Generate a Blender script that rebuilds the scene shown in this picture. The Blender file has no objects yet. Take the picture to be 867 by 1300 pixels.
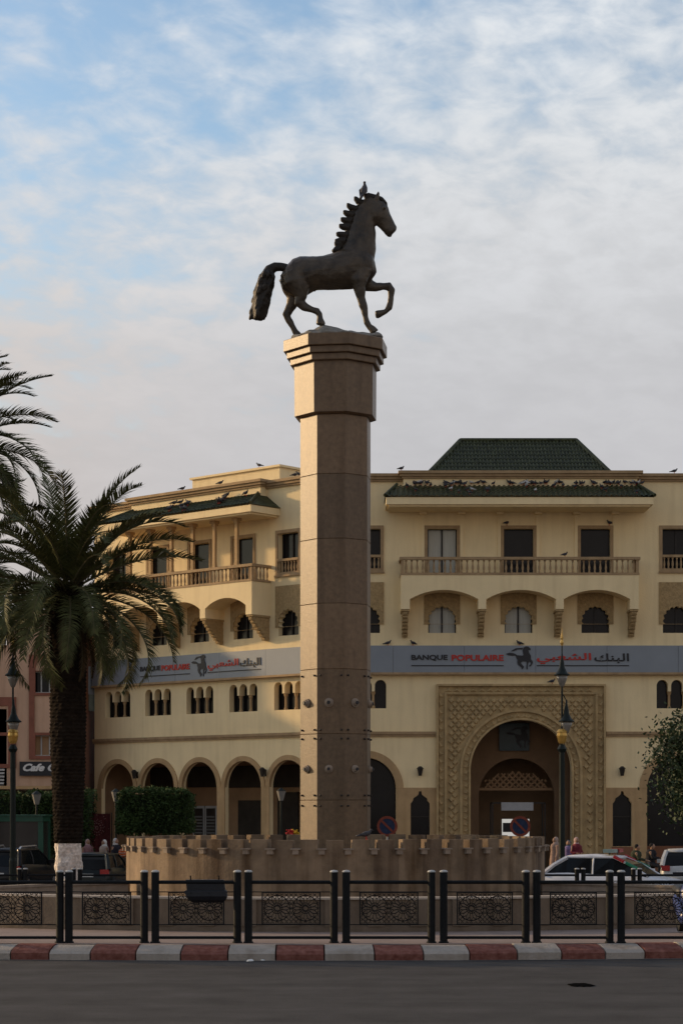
import bpy, bmesh, math, random
from mathutils import Vector, Matrix
from mathutils.geometry import tessellate_polygon
from mathutils import noise as mnoise
random.seed(7)
PI = math.pi
SC = bpy.context.scene
COL = SC.collection
R = math.radians

# ------------------------------------------------------------------ materials
def mat(name, col, rough=.8, var=.15, scale=3., bump=0., bscale=20., metal=0., streak=0., spec=.3,
        emit=None, estr=0., col2=None, dirt=0., alpha=1., trans=0., stretch=(1, 1, 1)):
    m = bpy.data.materials.new(name); m.use_nodes = True
    nt = m.node_tree; n = nt.nodes; L = nt.links
    b = n['Principled BSDF']
    b.inputs['Roughness'].default_value = rough
    b.inputs['Metallic'].default_value = metal
    b.inputs['Specular IOR Level'].default_value = spec
    c = (*col, 1)
    b.inputs['Base Color'].default_value = c
    tc = n.new('ShaderNodeTexCoord')
    mp = n.new('ShaderNodeMapping'); mp.inputs['Scale'].default_value = stretch
    L.new(tc.outputs['Object'], mp.inputs['Vector'])
    src = None
    if var > 0:
        no = n.new('ShaderNodeTexNoise'); no.inputs['Scale'].default_value = scale
        no.inputs['Detail'].default_value = 7; no.inputs['Roughness'].default_value = .62
        L.new(mp.outputs[0], no.inputs['Vector'])
        rp = n.new('ShaderNodeValToRGB')
        rp.color_ramp.elements[0].position = .3; rp.color_ramp.elements[1].position = .7
        d = [max(0, x * (1 - var)) for x in col]
        e = [min(1, x * (1 + var)) for x in (col if col2 is None else col2)]
        rp.color_ramp.elements[0].color = (*d, 1); rp.color_ramp.elements[1].color = (*e, 1)
        L.new(no.outputs['Fac'], rp.inputs[0]); src = rp.outputs[0]
    if streak > 0:   # run-off stains: noise stretched vertically
        m2 = n.new('ShaderNodeMapping'); m2.inputs['Scale'].default_value = (1.6, 1.6, .13)
        L.new(tc.outputs['Object'], m2.inputs['Vector'])
        n2 = n.new('ShaderNodeTexNoise'); n2.inputs['Scale'].default_value = 2.2; n2.inputs['Detail'].default_value = 6
        L.new(m2.outputs[0], n2.inputs['Vector'])
        r2 = n.new('ShaderNodeValToRGB'); r2.color_ramp.elements[0].position = .47; r2.color_ramp.elements[1].position = .72
        L.new(n2.outputs['Fac'], r2.inputs[0])
        mx = n.new('ShaderNodeMix'); mx.data_type = 'RGBA'; mx.blend_type = 'MULTIPLY'
        ml = n.new('ShaderNodeMath'); ml.operation = 'MULTIPLY'; ml.inputs[1].default_value = streak
        L.new(r2.outputs[0], ml.inputs[0]); L.new(ml.outputs[0], mx.inputs[0])
        L.new(src, mx.inputs[6]); mx.inputs[7].default_value = (.45, .38, .3, 1)
        src = mx.outputs[2]
    if src is not None: L.new(src, b.inputs['Base Color'])
    if bump > 0:
        nb = n.new('ShaderNodeTexNoise'); nb.inputs['Scale'].default_value = bscale; nb.inputs['Detail'].default_value = 5
        L.new(mp.outputs[0], nb.inputs['Vector'])
        bp = n.new('ShaderNodeBump'); bp.inputs['Strength'].default_value = bump; bp.inputs['Distance'].default_value = .03
        L.new(nb.outputs['Fac'], bp.inputs['Height']); L.new(bp.outputs[0], b.inputs['Normal'])
    if emit:
        b.inputs['Emission Color'].default_value = (*emit, 1); b.inputs['Emission Strength'].default_value = estr
    if trans > 0: b.inputs['Transmission Weight'].default_value = trans
    return m

M = {}
M['cream'] = mat('cream_render', (.80, .64, .37), .9, .06, .6, .25, 14, streak=.16)
M['trim'] = mat('tan_trim', (.35, .24, .13), .85, .18, 2.5, .3, 18, streak=.25)
M['stone_tan'] = mat('tan_stone', (.42, .28, .14), .85, .14, 1.2, .3, 12, streak=.3)
M['carved'] = mat('carved_stucco', (.36, .25, .12), .9, .25, 9, .9, 16)
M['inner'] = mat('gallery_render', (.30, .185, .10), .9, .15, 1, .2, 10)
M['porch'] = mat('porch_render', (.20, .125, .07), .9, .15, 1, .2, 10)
M['dark'] = mat('dark_interior', (.032, .025, .018), .8, .3, 2)
M['frame_dark'] = mat('dark_bronze_frame', (.02, .016, .013), .5, .1, 5)
M['glass'] = mat('window_glass', (.010, .010, .011), .15, .3, 1.2, 0, spec=.18)
M['curtain'] = mat('grey_curtain', (.40, .40, .35), .4, .12, 2, stretch=(6, 6, .4))
M['shutter'] = mat('white_shutter', (.4, .4, .38), .6, .1, 3)
M['tile_green'] = mat('green_glazed_tile', (.021, .025, .011), .55, .5, 5, .3, 20, spec=.2, col2=(.046, .052, .022))
M['sign'] = mat('grey_sign_sheet', (.21, .235, .26), .45, .06, .8, .05, 6, spec=.4)
M['ink'] = mat('dark_lettering', (.022, .022, .025), .5, 0)
M['red'] = mat('red_lettering', (.42, .028, .02), .45, 0)
for q_, c_ in enumerate(((.125, .080, .044), (.146, .093, .051), (.110, .072, .041))):
    M['slab%d' % q_] = mat('column_stone_%d' % q_, c_, .40, .16, 9, .15, 60, spec=.32, streak=.45, col2=tuple(x * 1.12 for x in c_))
M['slab'] = M['slab0']
M['joint'] = mat('joint_shadow', (.10, .07, .05), .9, .1, 5)  # dark brown of the core, seen as thin lines between drums
M['bronze'] = mat('dark_bronze', (.026, .020, .014), .38, .35, 3, .3, 30, metal=.2, spec=.4, col2=(.062, .047, .031), streak=.3)
M['bronze_mane'] = mat('dark_bronze_hair', (.019, .015, .011), .55, .3, 6, .3, 30, metal=.2)
M['rock'] = mat('grey_rock', (.20, .19, .17), .9, .3, 6, .8, 12)
for q_, c_ in enumerate(((.155, .110, .070), (.185, .132, .084), (.13, .09, .058))):
    M['fount%d' % q_] = mat('fountain_stone_%d' % q_, c_, .85, .22, 2.2, .35, 16, streak=1., col2=tuple(x * 1.15 for x in c_))
M['wallstone'] = mat('low_wall_stone', (.155, .115, .080), .8, .18, 2.5, .25, 20, streak=.4)
M['coping'] = mat('pale_coping', (.42, .35, .28), .7, .15, 4)
M['fence'] = mat('black_fence_paint', (.008, .009, .010), .6, .3, 8, .1, 30, spec=.12)
M['capw'] = mat('worn_post_cap', (.35, .35, .34), .5, .25, 30)
M['asphalt'] = mat('asphalt', (.056, .054, .053), .95, .2, 1.1, .6, 60, spec=.1)
M['pave'] = mat('pink_paving', (.22, .165, .14), .85, .15, 2, .25, 25)
M['kred'] = mat('faded_red_paint', (.17, .058, .044), .9, .25, 9, .6, 25, spec=.1, col2=(.19, .085, .068), streak=.3)
M['kwhite'] = mat('worn_white_paint', (.43, .39, .34), .85, .25, 9, .6, 25, spec=.1, streak=.5, col2=(.28, .25, .22))
M['bark'] = mat('palm_bark', (.016, .012, .009), .95, .5, 7, 1., 12, spec=.03)
M['white_bark'] = mat('whitewashed_bark', (.60, .53, .47), .9, .45, 9, 1., 14)
M['frond'] = mat('palm_leaf', (.034, .042, .013), .65, .4, 2, spec=.15, col2=(.072, .078, .028))
M['frond_dry'] = mat('dry_palm_leaf', (.060, .042, .022), .85, .35, 2, spec=.1)
M['rachis'] = mat('palm_rib', (.075, .068, .034), .7, .2, 5, spec=.2)
M['leaf'] = mat('hedge_leaf', (.022, .040, .011), .7, .5, 1.5, spec=.15, col2=(.036, .062, .018))
M['leaf2'] = mat('tree_leaf', (.035, .055, .020), .6, .5, 2)
M['wood'] = mat('branch_bark', (.06, .045, .035), .9, .3, 6, .5, 20)
M['gold'] = mat('gilded_paint', (.55, .33, .08), .35, .15, 10, metal=.5)
M['pole'] = mat('dark_green_pole', (.008, .013, .011), .5, .2, 5, spec=.2)
M['portal'] = mat('carved_portal_stone', (.40, .285, .14), .88, .22, 2.2, .4, 16, streak=.35)
M['lampglass'] = mat('lantern_glass', (.20, .19, .17), .25, .1, 5, spec=.5)
M['cafe'] = mat('salmon_render', (.52, .34, .23), .9, .1, .7, .25, 14, streak=.3)
M['cafered'] = mat('brick_red_trim', (.22, .085, .055), .85, .15, 2, .2, 14)
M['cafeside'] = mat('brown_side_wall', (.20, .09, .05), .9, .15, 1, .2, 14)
M['green'] = mat('green_kiosk_paint', (.010, .075, .045), .4, .15, 4, spec=.5)
M['rubber'] = mat('tyre_rubber', (.015, .015, .015), .9, .1, 8)
M['rim'] = mat('alloy_rim', (.35, .35, .36), .35, .1, 8, metal=.8)
M['carglass'] = mat('car_glass', (.009, .010, .011), .12, .1, 2, spec=.16)
M['carblack'] = mat('black_car_paint', (.010, .010, .012), .3, .1, 2, spec=.3)
M['carwhite'] = mat('white_car_paint', (.62, .63, .66), .3, .05, 2, spec=.5)
M['carsilver'] = mat('silver_car_paint', (.45, .46, .46), .3, .05, 2, spec=.5)
M['lightred'] = mat('red_lens', (.35, .012, .012), .25, .1, 5, spec=.6)
M['lightwhite'] = mat('clear_lens', (.6, .6, .55), .15, .1, 5, spec=.6)
M['policegreen'] = mat('green_stripe', (.02, .16, .09), .35, 0)
M['chrome'] = mat('roof_rail_metal', (.5, .5, .52), .3, .1, 5, metal=.8)
M['signblue'] = mat('faded_sign_blue', (.022, .032, .065), .6, .3, 8, spec=.1)
M['signred'] = mat('faded_sign_red', (.17, .045, .03), .6, .3, 8, spec=.1)
M['skin'] = mat('skin', (.30, .17, .11), .6, .05, 5)
M['pigeon'] = mat('pigeon_grey', (.045, .045, .052), .7, .35, 20)
M['pigeonw'] = mat('pigeon_white', (.45, .44, .42), .7, .15, 20)
M['rug'] = mat('dark_red_rug', (.085, .018, .018), .9, .3, 9)
M['rugp'] = mat('rug_motif', (.30, .16, .14), .9, .25, 20)
M['orange'] = mat('orange_cloth', (.45, .10, .03), .85, .1, 5)
M['litter'] = mat('white_litter', (.6, .6, .58), .7, .1, 5)
M['conc'] = mat('concrete_ledge', (.24, .19, .145), .85, .2, 4, .3, 20, streak=.3)
M['lit'] = mat('lit_panel', (.5, .5, .48), .5, 0, emit=(1, .97, .9), estr=.42)  # white panel with glow added by emission, no lamp behind it
M['litgrey'] = mat('grey_fascia_sheet', (.33, .33, .33), .5, .1, 3)
M['black'] = mat('black_plastic', (.008, .009, .012), .5, .3, 10, .2, 30)
M['yellowf'] = mat('yellow_petals', (.55, .33, .02), .7, .2, 10)
M['redf'] = mat('red_petals', (.42, .02, .02), .7, .2, 10)
def cloth(n, c): M[n] = mat(n, c, .9, .18, 8, .3, 30); return M[n]

# ------------------------------------------------------------------ mesh builder
class B:
    def __init__(s, xf=None): s.v = []; s.f = []; s.mi = []; s.xf = xf; s.m = 0
    def V(s, p):
        s.v.append(Vector(s.xf(*p) if s.xf else p)); return len(s.v) - 1
    def F(s, *i): s.f.append(tuple(i)); s.mi.append(s.m)
    def quad(s, a, b, c, d): s.F(s.V(a), s.V(b), s.V(c), s.V(d))
    def box(s, x0, x1, y0, y1, z0, z1):
        i = [s.V((x, y, z)) for z in (z0, z1) for y in (y0, y1) for x in (x0, x1)]
        for q in ((0, 2, 3, 1), (4, 5, 7, 6), (0, 1, 5, 4), (2, 6, 7, 3), (0, 4, 6, 2), (1, 3, 7, 5)): s.F(*[i[k] for k in q])
    def prism(s, poly, y0, y1, holes=(), caps=(True, True), outer=True):
        """poly/holes in (x,z), extruded from y0 to y1"""
        loops = [list(poly)] + [list(h) for h in holes]
        tri = tessellate_polygon([[Vector((p[0], p[1], 0)) for p in l] for l in loops])
        flat = [p for l in loops for p in l]
        a = [s.V((p[0], y0, p[1])) for p in flat]; c = [s.V((p[0], y1, p[1])) for p in flat]
        for t in tri:
            if caps[0]: s.F(a[t[0]], a[t[1]], a[t[2]])
            if caps[1]: s.F(c[t[2]], c[t[1]], c[t[0]])
        k = 0
        for li, l in enumerate(loops):
            n = len(l)
            if li > 0 or outer:
                for j in range(n):
                    j2 = (j + 1) % n; s.F(a[k + j], a[k + j2], c[k + j2], c[k + j])
            k += n
    def ring(s, c, r, ax, n, up=None, sq=1.):
        ax = Vector(ax).normalized()
        u = Vector(up) if up else (Vector((0, 0, 1)) if abs(ax.z) < .9 else Vector((1, 0, 0)))
        x = ax.cross(u).normalized(); y = x.cross(ax).normalized()
        return [s.V(tuple(Vector(c) + x * (r * sq * math.cos(2 * PI * k / n)) + y * (r * math.sin(2 * PI * k / n)))) for k in range(n)]
    def loft(s, rings, cap=True):
        for a, b in zip(rings, rings[1:]):
            n = len(a)
            for k in range(n): s.F(a[k], a[(k + 1) % n], b[(k + 1) % n], b[k])
        if cap: s.F(*reversed(rings[0])); s.F(*rings[-1])
    def tube(s, pts, rad, n=8, cap=True, sq=1., up=None):
        pts = [Vector(p) for p in pts]
        if not hasattr(rad, '__len__'): rad = [rad] * len(pts)
        if not hasattr(sq, '__len__'): sq = [sq] * len(pts)
        rr = []
        for i, p in enumerate(pts):
            a = pts[max(i - 1, 0)]; b = pts[min(i + 1, len(pts) - 1)]
            rr.append(s.ring(p, rad[i], b - a, n, up, sq[i]))
        s.loft(rr, cap)
    def lathe(s, prof, c=(0, 0), n=16, a0=0., cap=True):
        """prof: list of (r,z)"""
        rr = [[s.V((c[0] + r * math.cos(a0 + 2 * PI * k / n), c[1] + r * math.sin(a0 + 2 * PI * k / n), z)) for k in range(n)] for r, z in prof]
        s.loft(rr, cap)
    def ell(s, c, r, n=10, m=7):
        rr = []
        for j in range(m + 1):
            t = PI * (j + .02) / (m + .04); 
            rr.append([s.V((c[0] + r[0] * math.sin(t) * math.cos(2 * PI * k / n), c[1] + r[1] * math.sin(t) * math.sin(2 * PI * k / n), c[2] - r[2] * math.cos(t))) for k in range(n)])
        s.loft(rr, True)
    def build(s, name, mats, parent=None, smooth=False, loc=None, recalc=True):
        off = Vector(loc) if loc is not None else (world_loc(parent) if parent else Vector((0, 0, 0)))
        me = bpy.data.meshes.new(name)
        me.from_pydata([tuple(v - off) for v in s.v], [], s.f)
        if not isinstance(mats, (list, tuple)): mats = [mats]
        for m in mats: me.materials.append(m)
        for p, i in zip(me.polygons, s.mi): p.material_index = i; p.use_smooth = smooth
        if recalc:
            bm = bmesh.new(); bm.from_mesh(me)
            bmesh.ops.recalc_face_normals(bm, faces=bm.faces); bm.to_mesh(me); bm.free()
        o = bpy.data.objects.new(name, me); COL.objects.link(o)
        if parent: o.parent = parent
        elif loc is not None: o.location = loc
        return o

def world_loc(o):
    v = Vector((0, 0, 0))
    while o is not None: v += o.location; o = o.parent
    return v
def tag(o, label, cat, group=None, kind=None):
    o['label'] = label; o['category'] = cat; o['kind'] = kind or 'thing'
    if group: o['group'] = group
    return o
def thing(name, label, cat, loc=(0, 0, 0), group=None):
    o = bpy.data.objects.new(name, None); o.empty_display_size = .3; COL.objects.link(o); o.location = loc
    return tag(o, label, cat, group)
def struct(o): o['kind'] = 'structure'; return o
def copy_tree(o, parent=None):
    c = o.copy(); COL.objects.link(c)
    if parent is not None: c.parent = parent
    for ch in o.children: copy_tree(ch, c)
    return c
def remesh(b, name, vox, smooth=6, fac=.5):
    me = bpy.data.meshes.new('tmp'); me.from_pydata([tuple(v) for v in b.v], [], b.f)
    bm = bmesh.new(); bm.from_mesh(me); bmesh.ops.recalc_face_normals(bm, faces=bm.faces); bm.to_mesh(me); bm.free()
    o = bpy.data.objects.new('tmp', me); COL.objects.link(o)
    r = o.modifiers.new('r', 'REMESH'); r.mode = 'VOXEL'; r.voxel_size = vox; r.use_smooth_shade = True
    if smooth:
        k = o.modifiers.new('s', 'SMOOTH'); k.factor = fac; k.iterations = smooth
    dg = bpy.context.evaluated_depsgraph_get(); dg.update()
    m2 = bpy.data.meshes.new_from_object(o.evaluated_get(dg)); m2.name = name
    bpy.data.objects.remove(o)
    for p in m2.polygons: p.use_smooth = True
    return m2
def mesh_obj(me, name, m, parent=None, loc=None):
    me.materials.clear(); me.materials.append(m)
    off = Vector(loc) if loc is not None else (world_loc(parent) if parent else Vector((0, 0, 0)))
    for v in me.vertices: v.co -= off
    o = bpy.data.objects.new(name, me); COL.objects.link(o)
    if parent: o.parent = parent
    elif loc is not None: o.location = loc
    return o

# ------------------------------------------------------------------ camera (eye 2.5 m over the road, long lens with vertical shift)
CAMH = 2.5; FPX = 2600.; HZ = 1028.; CX = 433.5
def at(px, py, d): return Vector(((px - CX) / FPX * d, d, CAMH + (HZ - py) / FPX * d))
def gz(y):
    t = min(1, max(0, (y - 36) / 24.)); return -.42 * t * t * (3 - 2 * t)
cam = bpy.data.cameras.new('camera'); co = bpy.data.objects.new('camera', cam); COL.objects.link(co)
co.location = (0, 0, CAMH); co.rotation_euler = (R(90), 0, 0)
cam.sensor_fit = 'VERTICAL'; cam.sensor_height = 36; cam.lens = FPX / 1300 * 36; cam.shift_y = (HZ - 650) / 1300
cam.clip_end = 3000; SC.camera = co

# ------------------------------------------------------------------ ground
EY = 47.; EX = -1.; RX = 24.; RY = 13.1
def kerb_pt(a, extra=0.):
    return ((RX + extra) * math.sin(a) + EX, EY - (RY + extra) * math.cos(a))
b = B()
ys = [-60, -20, 0, 10, 20, 28, 32, 36] + [36 + 1.5 * k for k in range(1, 17)] + [64, 75, 90, 130, 250, 600, 1500]
xs = [-900, -300, -120, -60, -30, -15, 0, 15, 30, 60, 120, 300, 900]
g = [[b.V((x, y, gz(y))) for x in xs] for y in ys]
for j in range(len(ys) - 1):
    for i in range(len(xs) - 1): b.F(g[j][i], g[j][i + 1], g[j + 1][i + 1], g[j + 1][i])
road = struct(b.build('road', M['asphalt'], smooth=True))
# asphalt details in the material: fine speckle plus worn wheel bands and patches
nt = M['asphalt'].node_tree; n = nt.nodes; L = nt.links
bs = n['Principled BSDF']; old = bs.inputs['Base Color'].links[0].from_socket
tc = n.new('ShaderNodeTexCoord'); sp = n.new('ShaderNodeTexNoise'); sp.inputs['Scale'].default_value = 55; sp.inputs['Detail'].default_value = 2
L.new(tc.outputs['Object'], sp.inputs['Vector'])
mp = n.new('ShaderNodeMapping'); mp.inputs['Scale'].default_value = (.06, .8, 1); L.new(tc.outputs['Object'], mp.inputs['Vector'])
wn = n.new('ShaderNodeTexNoise'); wn.inputs['Scale'].default_value = 1.3; wn.inputs['Detail'].default_value = 4; L.new(mp.outputs[0], wn.inputs['Vector'])
ad = n.new('ShaderNodeMath'); ad.operation = 'ADD'; L.new(sp.outputs['Fac'], ad.inputs[0]); L.new(wn.outputs['Fac'], ad.inputs[1])
mr = n.new('ShaderNodeMapRange'); mr.inputs[1].default_value = .7; mr.inputs[2].default_value = 1.3; mr.inputs[3].default_value = .72; mr.inputs[4].default_value = 1.28
L.new(ad.outputs[0], mr.inputs[0])
mx = n.new('ShaderNodeVectorMath'); mx.operation = 'SCALE'; L.new(old, mx.inputs[0]); L.new(mr.outputs[0], mx.inputs['Scale'])
L.new(mx.outputs[0], bs.inputs['Base Color'])

# island paving inside the kerb
b = B(); NA = 96
KT = .24
rings = []
for fr in (0., .25, .5, .7, .82, .9, .96, 1.):
    rr = []
    for k in range(NA):
        a = 2 * PI * k / NA
        x = EX + (RX - .42) * fr * math.sin(a); y = EY - (RY - .42) * fr * math.cos(a)
        rr.append(b.V((x, y, gz(y) + KT)))
    rings.append(rr)
b.loft(rings, False)
struct(b.build('pavement', M['pave'], smooth=True))
# kerb painted in blocks
b = B()
edges_px = [-100, -45, 14, 62.7, 115, 172.6, 229.4, 289.4, 350, 411.8, 475.4, 537.5, 596, 656.5, 712.5, 768, 818, 868, 920, 970]
def ang_of_px(px):
    lo, hi = -1.2, 1.2
    for _ in range(40):
        m = (lo + hi) / 2; x, y = kerb_pt(m); q = CX + FPX * x / y
        if q < px: lo = m
        else: hi = m
    return lo
angs = [ang_of_px(p) for p in edges_px]
step = angs[10] - angs[9]
ext = []; a = angs[-1]
while a < 2 * PI + angs[0] - step: a += step; ext.append(a)
allang = angs + ext + [2 * PI + angs[0]]
prof = [(0, -.05), (.015, .115), (-.05, .165), (-.30, .235), (-.45, KT + .004)]
for i in range(len(allang) - 1):
    a0, a1 = allang[i], allang[i + 1]; gp = .0005
    b.m = i % 2
    sub = 4; g = []
    jit = random.uniform(-.012, .012)
    for k in range(sub + 1):
        a = a0 + gp + (a1 - a0 - 2 * gp) * k / sub
        row = []
        for (o, z) in prof:
            x, y = kerb_pt(a, o); row.append(b.V((x, y, gz(y) + z + jit * (z > .1))))
        g.append(row)
    for k in range(sub):
        for j in range(len(prof) - 1): b.F(g[k][j], g[k + 1][j], g[k + 1][j + 1], g[k][j + 1])
    b.F(*g[0]); b.F(*reversed(g[-1]))
struct(b.build('kerb', [M['kred'], M['kwhite']]))
# gutter line: paler cement strip along the kerb foot
b = B(); rr = [[], []]
for k in range(81):
    a = angs[0] + (angs[-1] - angs[0]) * k / 80
    for j, o in enumerate((.01, .11)):
        x, y = kerb_pt(a, o); rr[j].append(b.V((x, y, gz(y) + .004)))
for k in range(80): b.F(rr[0][k], rr[0][k + 1], rr[1][k + 1], rr[1][k])
struct(b.build('gutter', mat('gutter_cement', (.13, .12, .11), .9, .3, 4, .3, 30)))
# far pavement in front of the buildings
b = B()
b.box(-60, 40, 79.5, 130, -.7, -.29)
struct(b.build('sidewalk', M['pave']))

# ------------------------------------------------------------------ bank building
YB = 89.66
def PF(s, o, z): return (s, YB - o, z)
WD = Vector((-.745, .667)); WO = Vector((-.667, -.745)); W0 = Vector((-.98, YB))
def PW(s, o, z):
    p = W0 + WD * s + WO * o; return (p.x, p.y, z)
def FX(px, out=0): return (px - CX) / FPX * (YB - out)
def FZ(py, out=0): return CAMH + (HZ - py) / FPX * (YB - out)

bank = thing('bank_building', 'cream four storey building with arcades, carved portal and green tiled roof behind the column', 'building', (-.98, YB, -.3))

def rect(s0, s1, z0, z1): return [(s0, z0), (s1, z0), (s1, z1), (s0, z1)]
def arch(c, w, z0, zs, n=20, rz=None):
    r = w / 2; rz = rz or r
    return [(c - r, z0), (c + r, z0)] + [(c + r * math.cos(PI * k / n), zs + rz * math.sin(PI * k / n)) for k in range(n + 1)]
def lobed(c, w, z0, zj, zc, r, nl=9):
    """multi-foil arch: jambs up to zj, then small lobes round a circle centre zc"""
    pts = [(c - w / 2, z0), (c + w / 2, z0), (c + w / 2, zj)]
    a0 = -.28; tot = PI - 2 * a0
    for i in range(nl):
        for k in range(5):
            t = k / 4.; a = a0 + tot * (i + t) / nl
            rr = r * (.90 + .12 * math.sin(PI * t))
            pts.append((c + rr * math.cos(a), zc + rr * math.sin(a)))
    pts.append((c - w / 2, zj))
    return pts
ZG = -.45; Z1 = 5.8; Z2 = 9.2; Z3 = 12.3; Z4 = 16.86
TH = .35

def add_window(PT, c, w, z0, z1, dep=.26, mull=1, curtain=False, transom=None, name='window'):
    f = B(PT); t = .05
    s0, s1 = c - w / 2 - .03, c + w / 2 + .03
    f.box(s0, s0 + t + .03, -dep - .05, -dep, z0, z1); f.box(s1 - t - .03, s1, -dep - .05, -dep, z0, z1)
    f.box(s0 + t + .03, s1 - t - .03, -dep - .05, -dep, z0, z0 + t); f.box(s0 + t + .03, s1 - t - .03, -dep - .05, -dep, z1 - t, z1)
    for k in range(mull):
        x = s0 + (s1 - s0) * (k + 1) / (mull + 1); f.box(x - .035, x + .035, -dep - .05, -dep + .01, z0 + t, z1 - t)
    if transom: f.box(s0 + t + .03, s1 - t - .03, -dep - .045, -dep - .002, transom - .03, transom + .03)
    fo = f.build(name, M['frame_dark'], bank)
    p = B(PT); p.box(s0 + .01, s1 - .01, -dep - .12, -dep - .055, z0 + .01, z1 - .01)
    p.build('pane', M['curtain'] if curtain else M['glass'], fo)
    return fo

def facade(PT, bays, cell_edges, special=None, n_arc_w=2.25, arc_in=1.12, zspring=3.55, side_px=False, balc=(1, 2, 3), curtains=(), front=True):
    wall = B(PT); carved = []; surrounds = []
    rings_b = B(PT)
    for i, c in enumerate(bays):
        s0, s1 = cell_edges[i], cell_edges[i + 1]
        isb = i in balc
        if not (special and special[0] <= i <= special[1]):
            hol = [arch(c, 2 * arc_in, ZG + .001, zspring, 26, arc_in * 1.03)]
            # split so the hole reaches the ground: build as an outline
            o = [(s0, ZG), (c - arc_in, ZG)] + list(reversed(arch(c, 2 * arc_in, ZG, zspring, 26, arc_in * 1.03)[2:])) + [(c + arc_in, ZG), (s1, ZG), (s1, Z1), (s0, Z1)]
            wall.prism(o, 0, -TH if front else -.22, outer=True)
            # triple window of the mezzanine
            hs = []
            for k in (-1, 0, 1):
                hs.append((c + k * .635, .50))
            hol = []
            # one joined opening below the capitals, three arched heads above
            zc = 7.68; zsp = 7.93
            out = [(c - .885, 6.94), (c + .885, 6.94)]
            for k in (1, 0, -1):
                cc = c + k * .635
                out += [(cc + .25 * math.cos(PI * q / 10), zsp + .26 * math.sin(PI * q / 10)) for q in range(11)]
                if k > -1: out += [(cc - .25, zc), (cc - .385, zc)]
            wall.prism(rect(s0, s1, Z1, Z2), 0, -TH, holes=[out], outer=True)
        hol = [lobed(c, 1.22, 10.24, 10.62, 10.80, .61)]
        wall.prism(rect(s0, s1, Z2, Z3), 0, -TH, holes=hol, outer=True)
        w3 = 1.30 if isb else 1.28
        zb = 12.66 if isb else 12.98
        wall.prism(rect(s0, s1, Z3, Z4), 0, -TH, holes=[rect(c - w3 / 2, c + w3 / 2, zb, 14.80)], outer=True)
        # surround of the upper opening
        sb = B(PT)
        sb.prism(rect(c - w3 / 2 - .13, c + w3 / 2 + .13, zb - (.0 if isb else .07), 14.94), .0, .055, holes=[rect(c - w3 / 2 + .004, c + w3 / 2 - .004, zb + .004, 14.796)])
        sb.build('window_surround', M['trim'], bank)
        # carved panel round the lobed arch
        cp = B(PT)
        top = 12.46 if not isb else 12.25
        cp.prism(rect(c - .78, c + .78, 10.62, top), 0, .045, holes=[lobed(c, 1.21, 10.632, 10.64, 10.80, .603)])
        cp.build('carved_panel', M['carved'], bank)
        add_window(PT, c, 1.22, 10.20, 11.46, .24, 1, (front and i in (1, 2)))
        if isb: add_window(PT, c, 1.30, 12.6, 14.82, .2, 1 if (front and i == 1) else 0, (front and i == 1))
        else: add_window(PT, c, 1.28, 12.9, 14.82, .28, 1, False)
        if not isb:  # french balcony balustrade in the opening
            rl = B(PT); rl.box(c - .64, c + .64, -.09, .07, 13.55, 13.66); rl.box(c - .64, c + .64, -.09, .05, 12.985, 13.06)
            ro = rl.build('window_railing', M['trim'], bank)
            for k in range(7):
                baluster(PT, c - .55 + k * 1.1 / 6, -.01, 13.06, 13.55, ro)
            sl = B(PT); sl.box(c - .80, c + .80, 0, .1, 12.86, 12.93); sl.build('window_sill', M['trim'], bank)
        if not (special and special[0] <= i <= special[1]):
            for k in (-1, 1):
                cl = B(PT)
                x = c + k * .3175
                q = [(.085, 6.95), (.085, 7.02), (.06, 7.05), (.055, 7.5), (.07, 7.55), (.09, 7.6), (.1, 7.675)]
                rr = []
                for r_, z in q: rr.append([cl.V((x + r_ * math.cos(2 * PI * j / 10), -.17 + r_ * math.sin(2 * PI * j / 10), z)) for j in range(10)])
                cl.loft(rr)
                cl.build('colonnette', M['stone_tan'], bank)
            add_window(PT, c, 1.75, 6.9, 8.22, .30, 2, False)
            # arch ring of the arcade
            ag = B(PT); n = 28; ri = arc_in - .004; ro_ = arc_in + (.33 if front else .235); g = []
            pts = [(-1, ZG, 0)]
            prof = []
            for k in range(n + 1):
                a = PI * k / n
                prof.append(((c + ri * math.cos(a), zspring + ri * 1.03 * math.sin(a)), (c + ro_ * math.cos(a), zspring + (ro_ + .02) * math.sin(a))))
            rows = []
            for (pi_, po_) in prof:
                rows.append([ag.V((pi_[0], -.1, pi_[1])), ag.V((pi_[0], .06, pi_[1])), ag.V((po_[0], .06, po_[1])), ag.V((po_[0], -.02, po_[1]))])
            for a_, b_ in zip(rows, rows[1:]):
                for j in range(3): ag.F(a_[j], a_[j + 1], b_[j + 1], b_[j])
            ag.F(*rows[0]); ag.F(*rows[-1])
            ag.build('arch_ring', M['stone_tan'], bank)
    return wall

BAL = None
def baluster(PT, s, o, z0, z1, parent):
    b = B(PT); h = z1 - z0
    q = [(.045, 0), (.045, .08), (.028, .13), (.05, .32), (.052, .4), (.028, .72), (.025, .8), (.045, .88), (.045, 1)]
    rr = []
    for r_, t in q: rr.append([b.V((s + r_ * math.cos(2 * PI * j / 8), o + r_ * math.sin(2 * PI * j / 8), z0 + t * h)) for j in range(8)])
    b.loft(rr); b.build('baluster', M['trim'], parent, smooth=True)

fb = [1.07, 4.40, 7.74, 11.10, 14.66, 18.0]
fe = [-.98, 2.75, 6.07, 9.42, 12.9, 16.35, 21.]
wf = facade(PF, fb, fe, special=(1, 3), arc_in=1.31, zspring=3.43, front=True)
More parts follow.
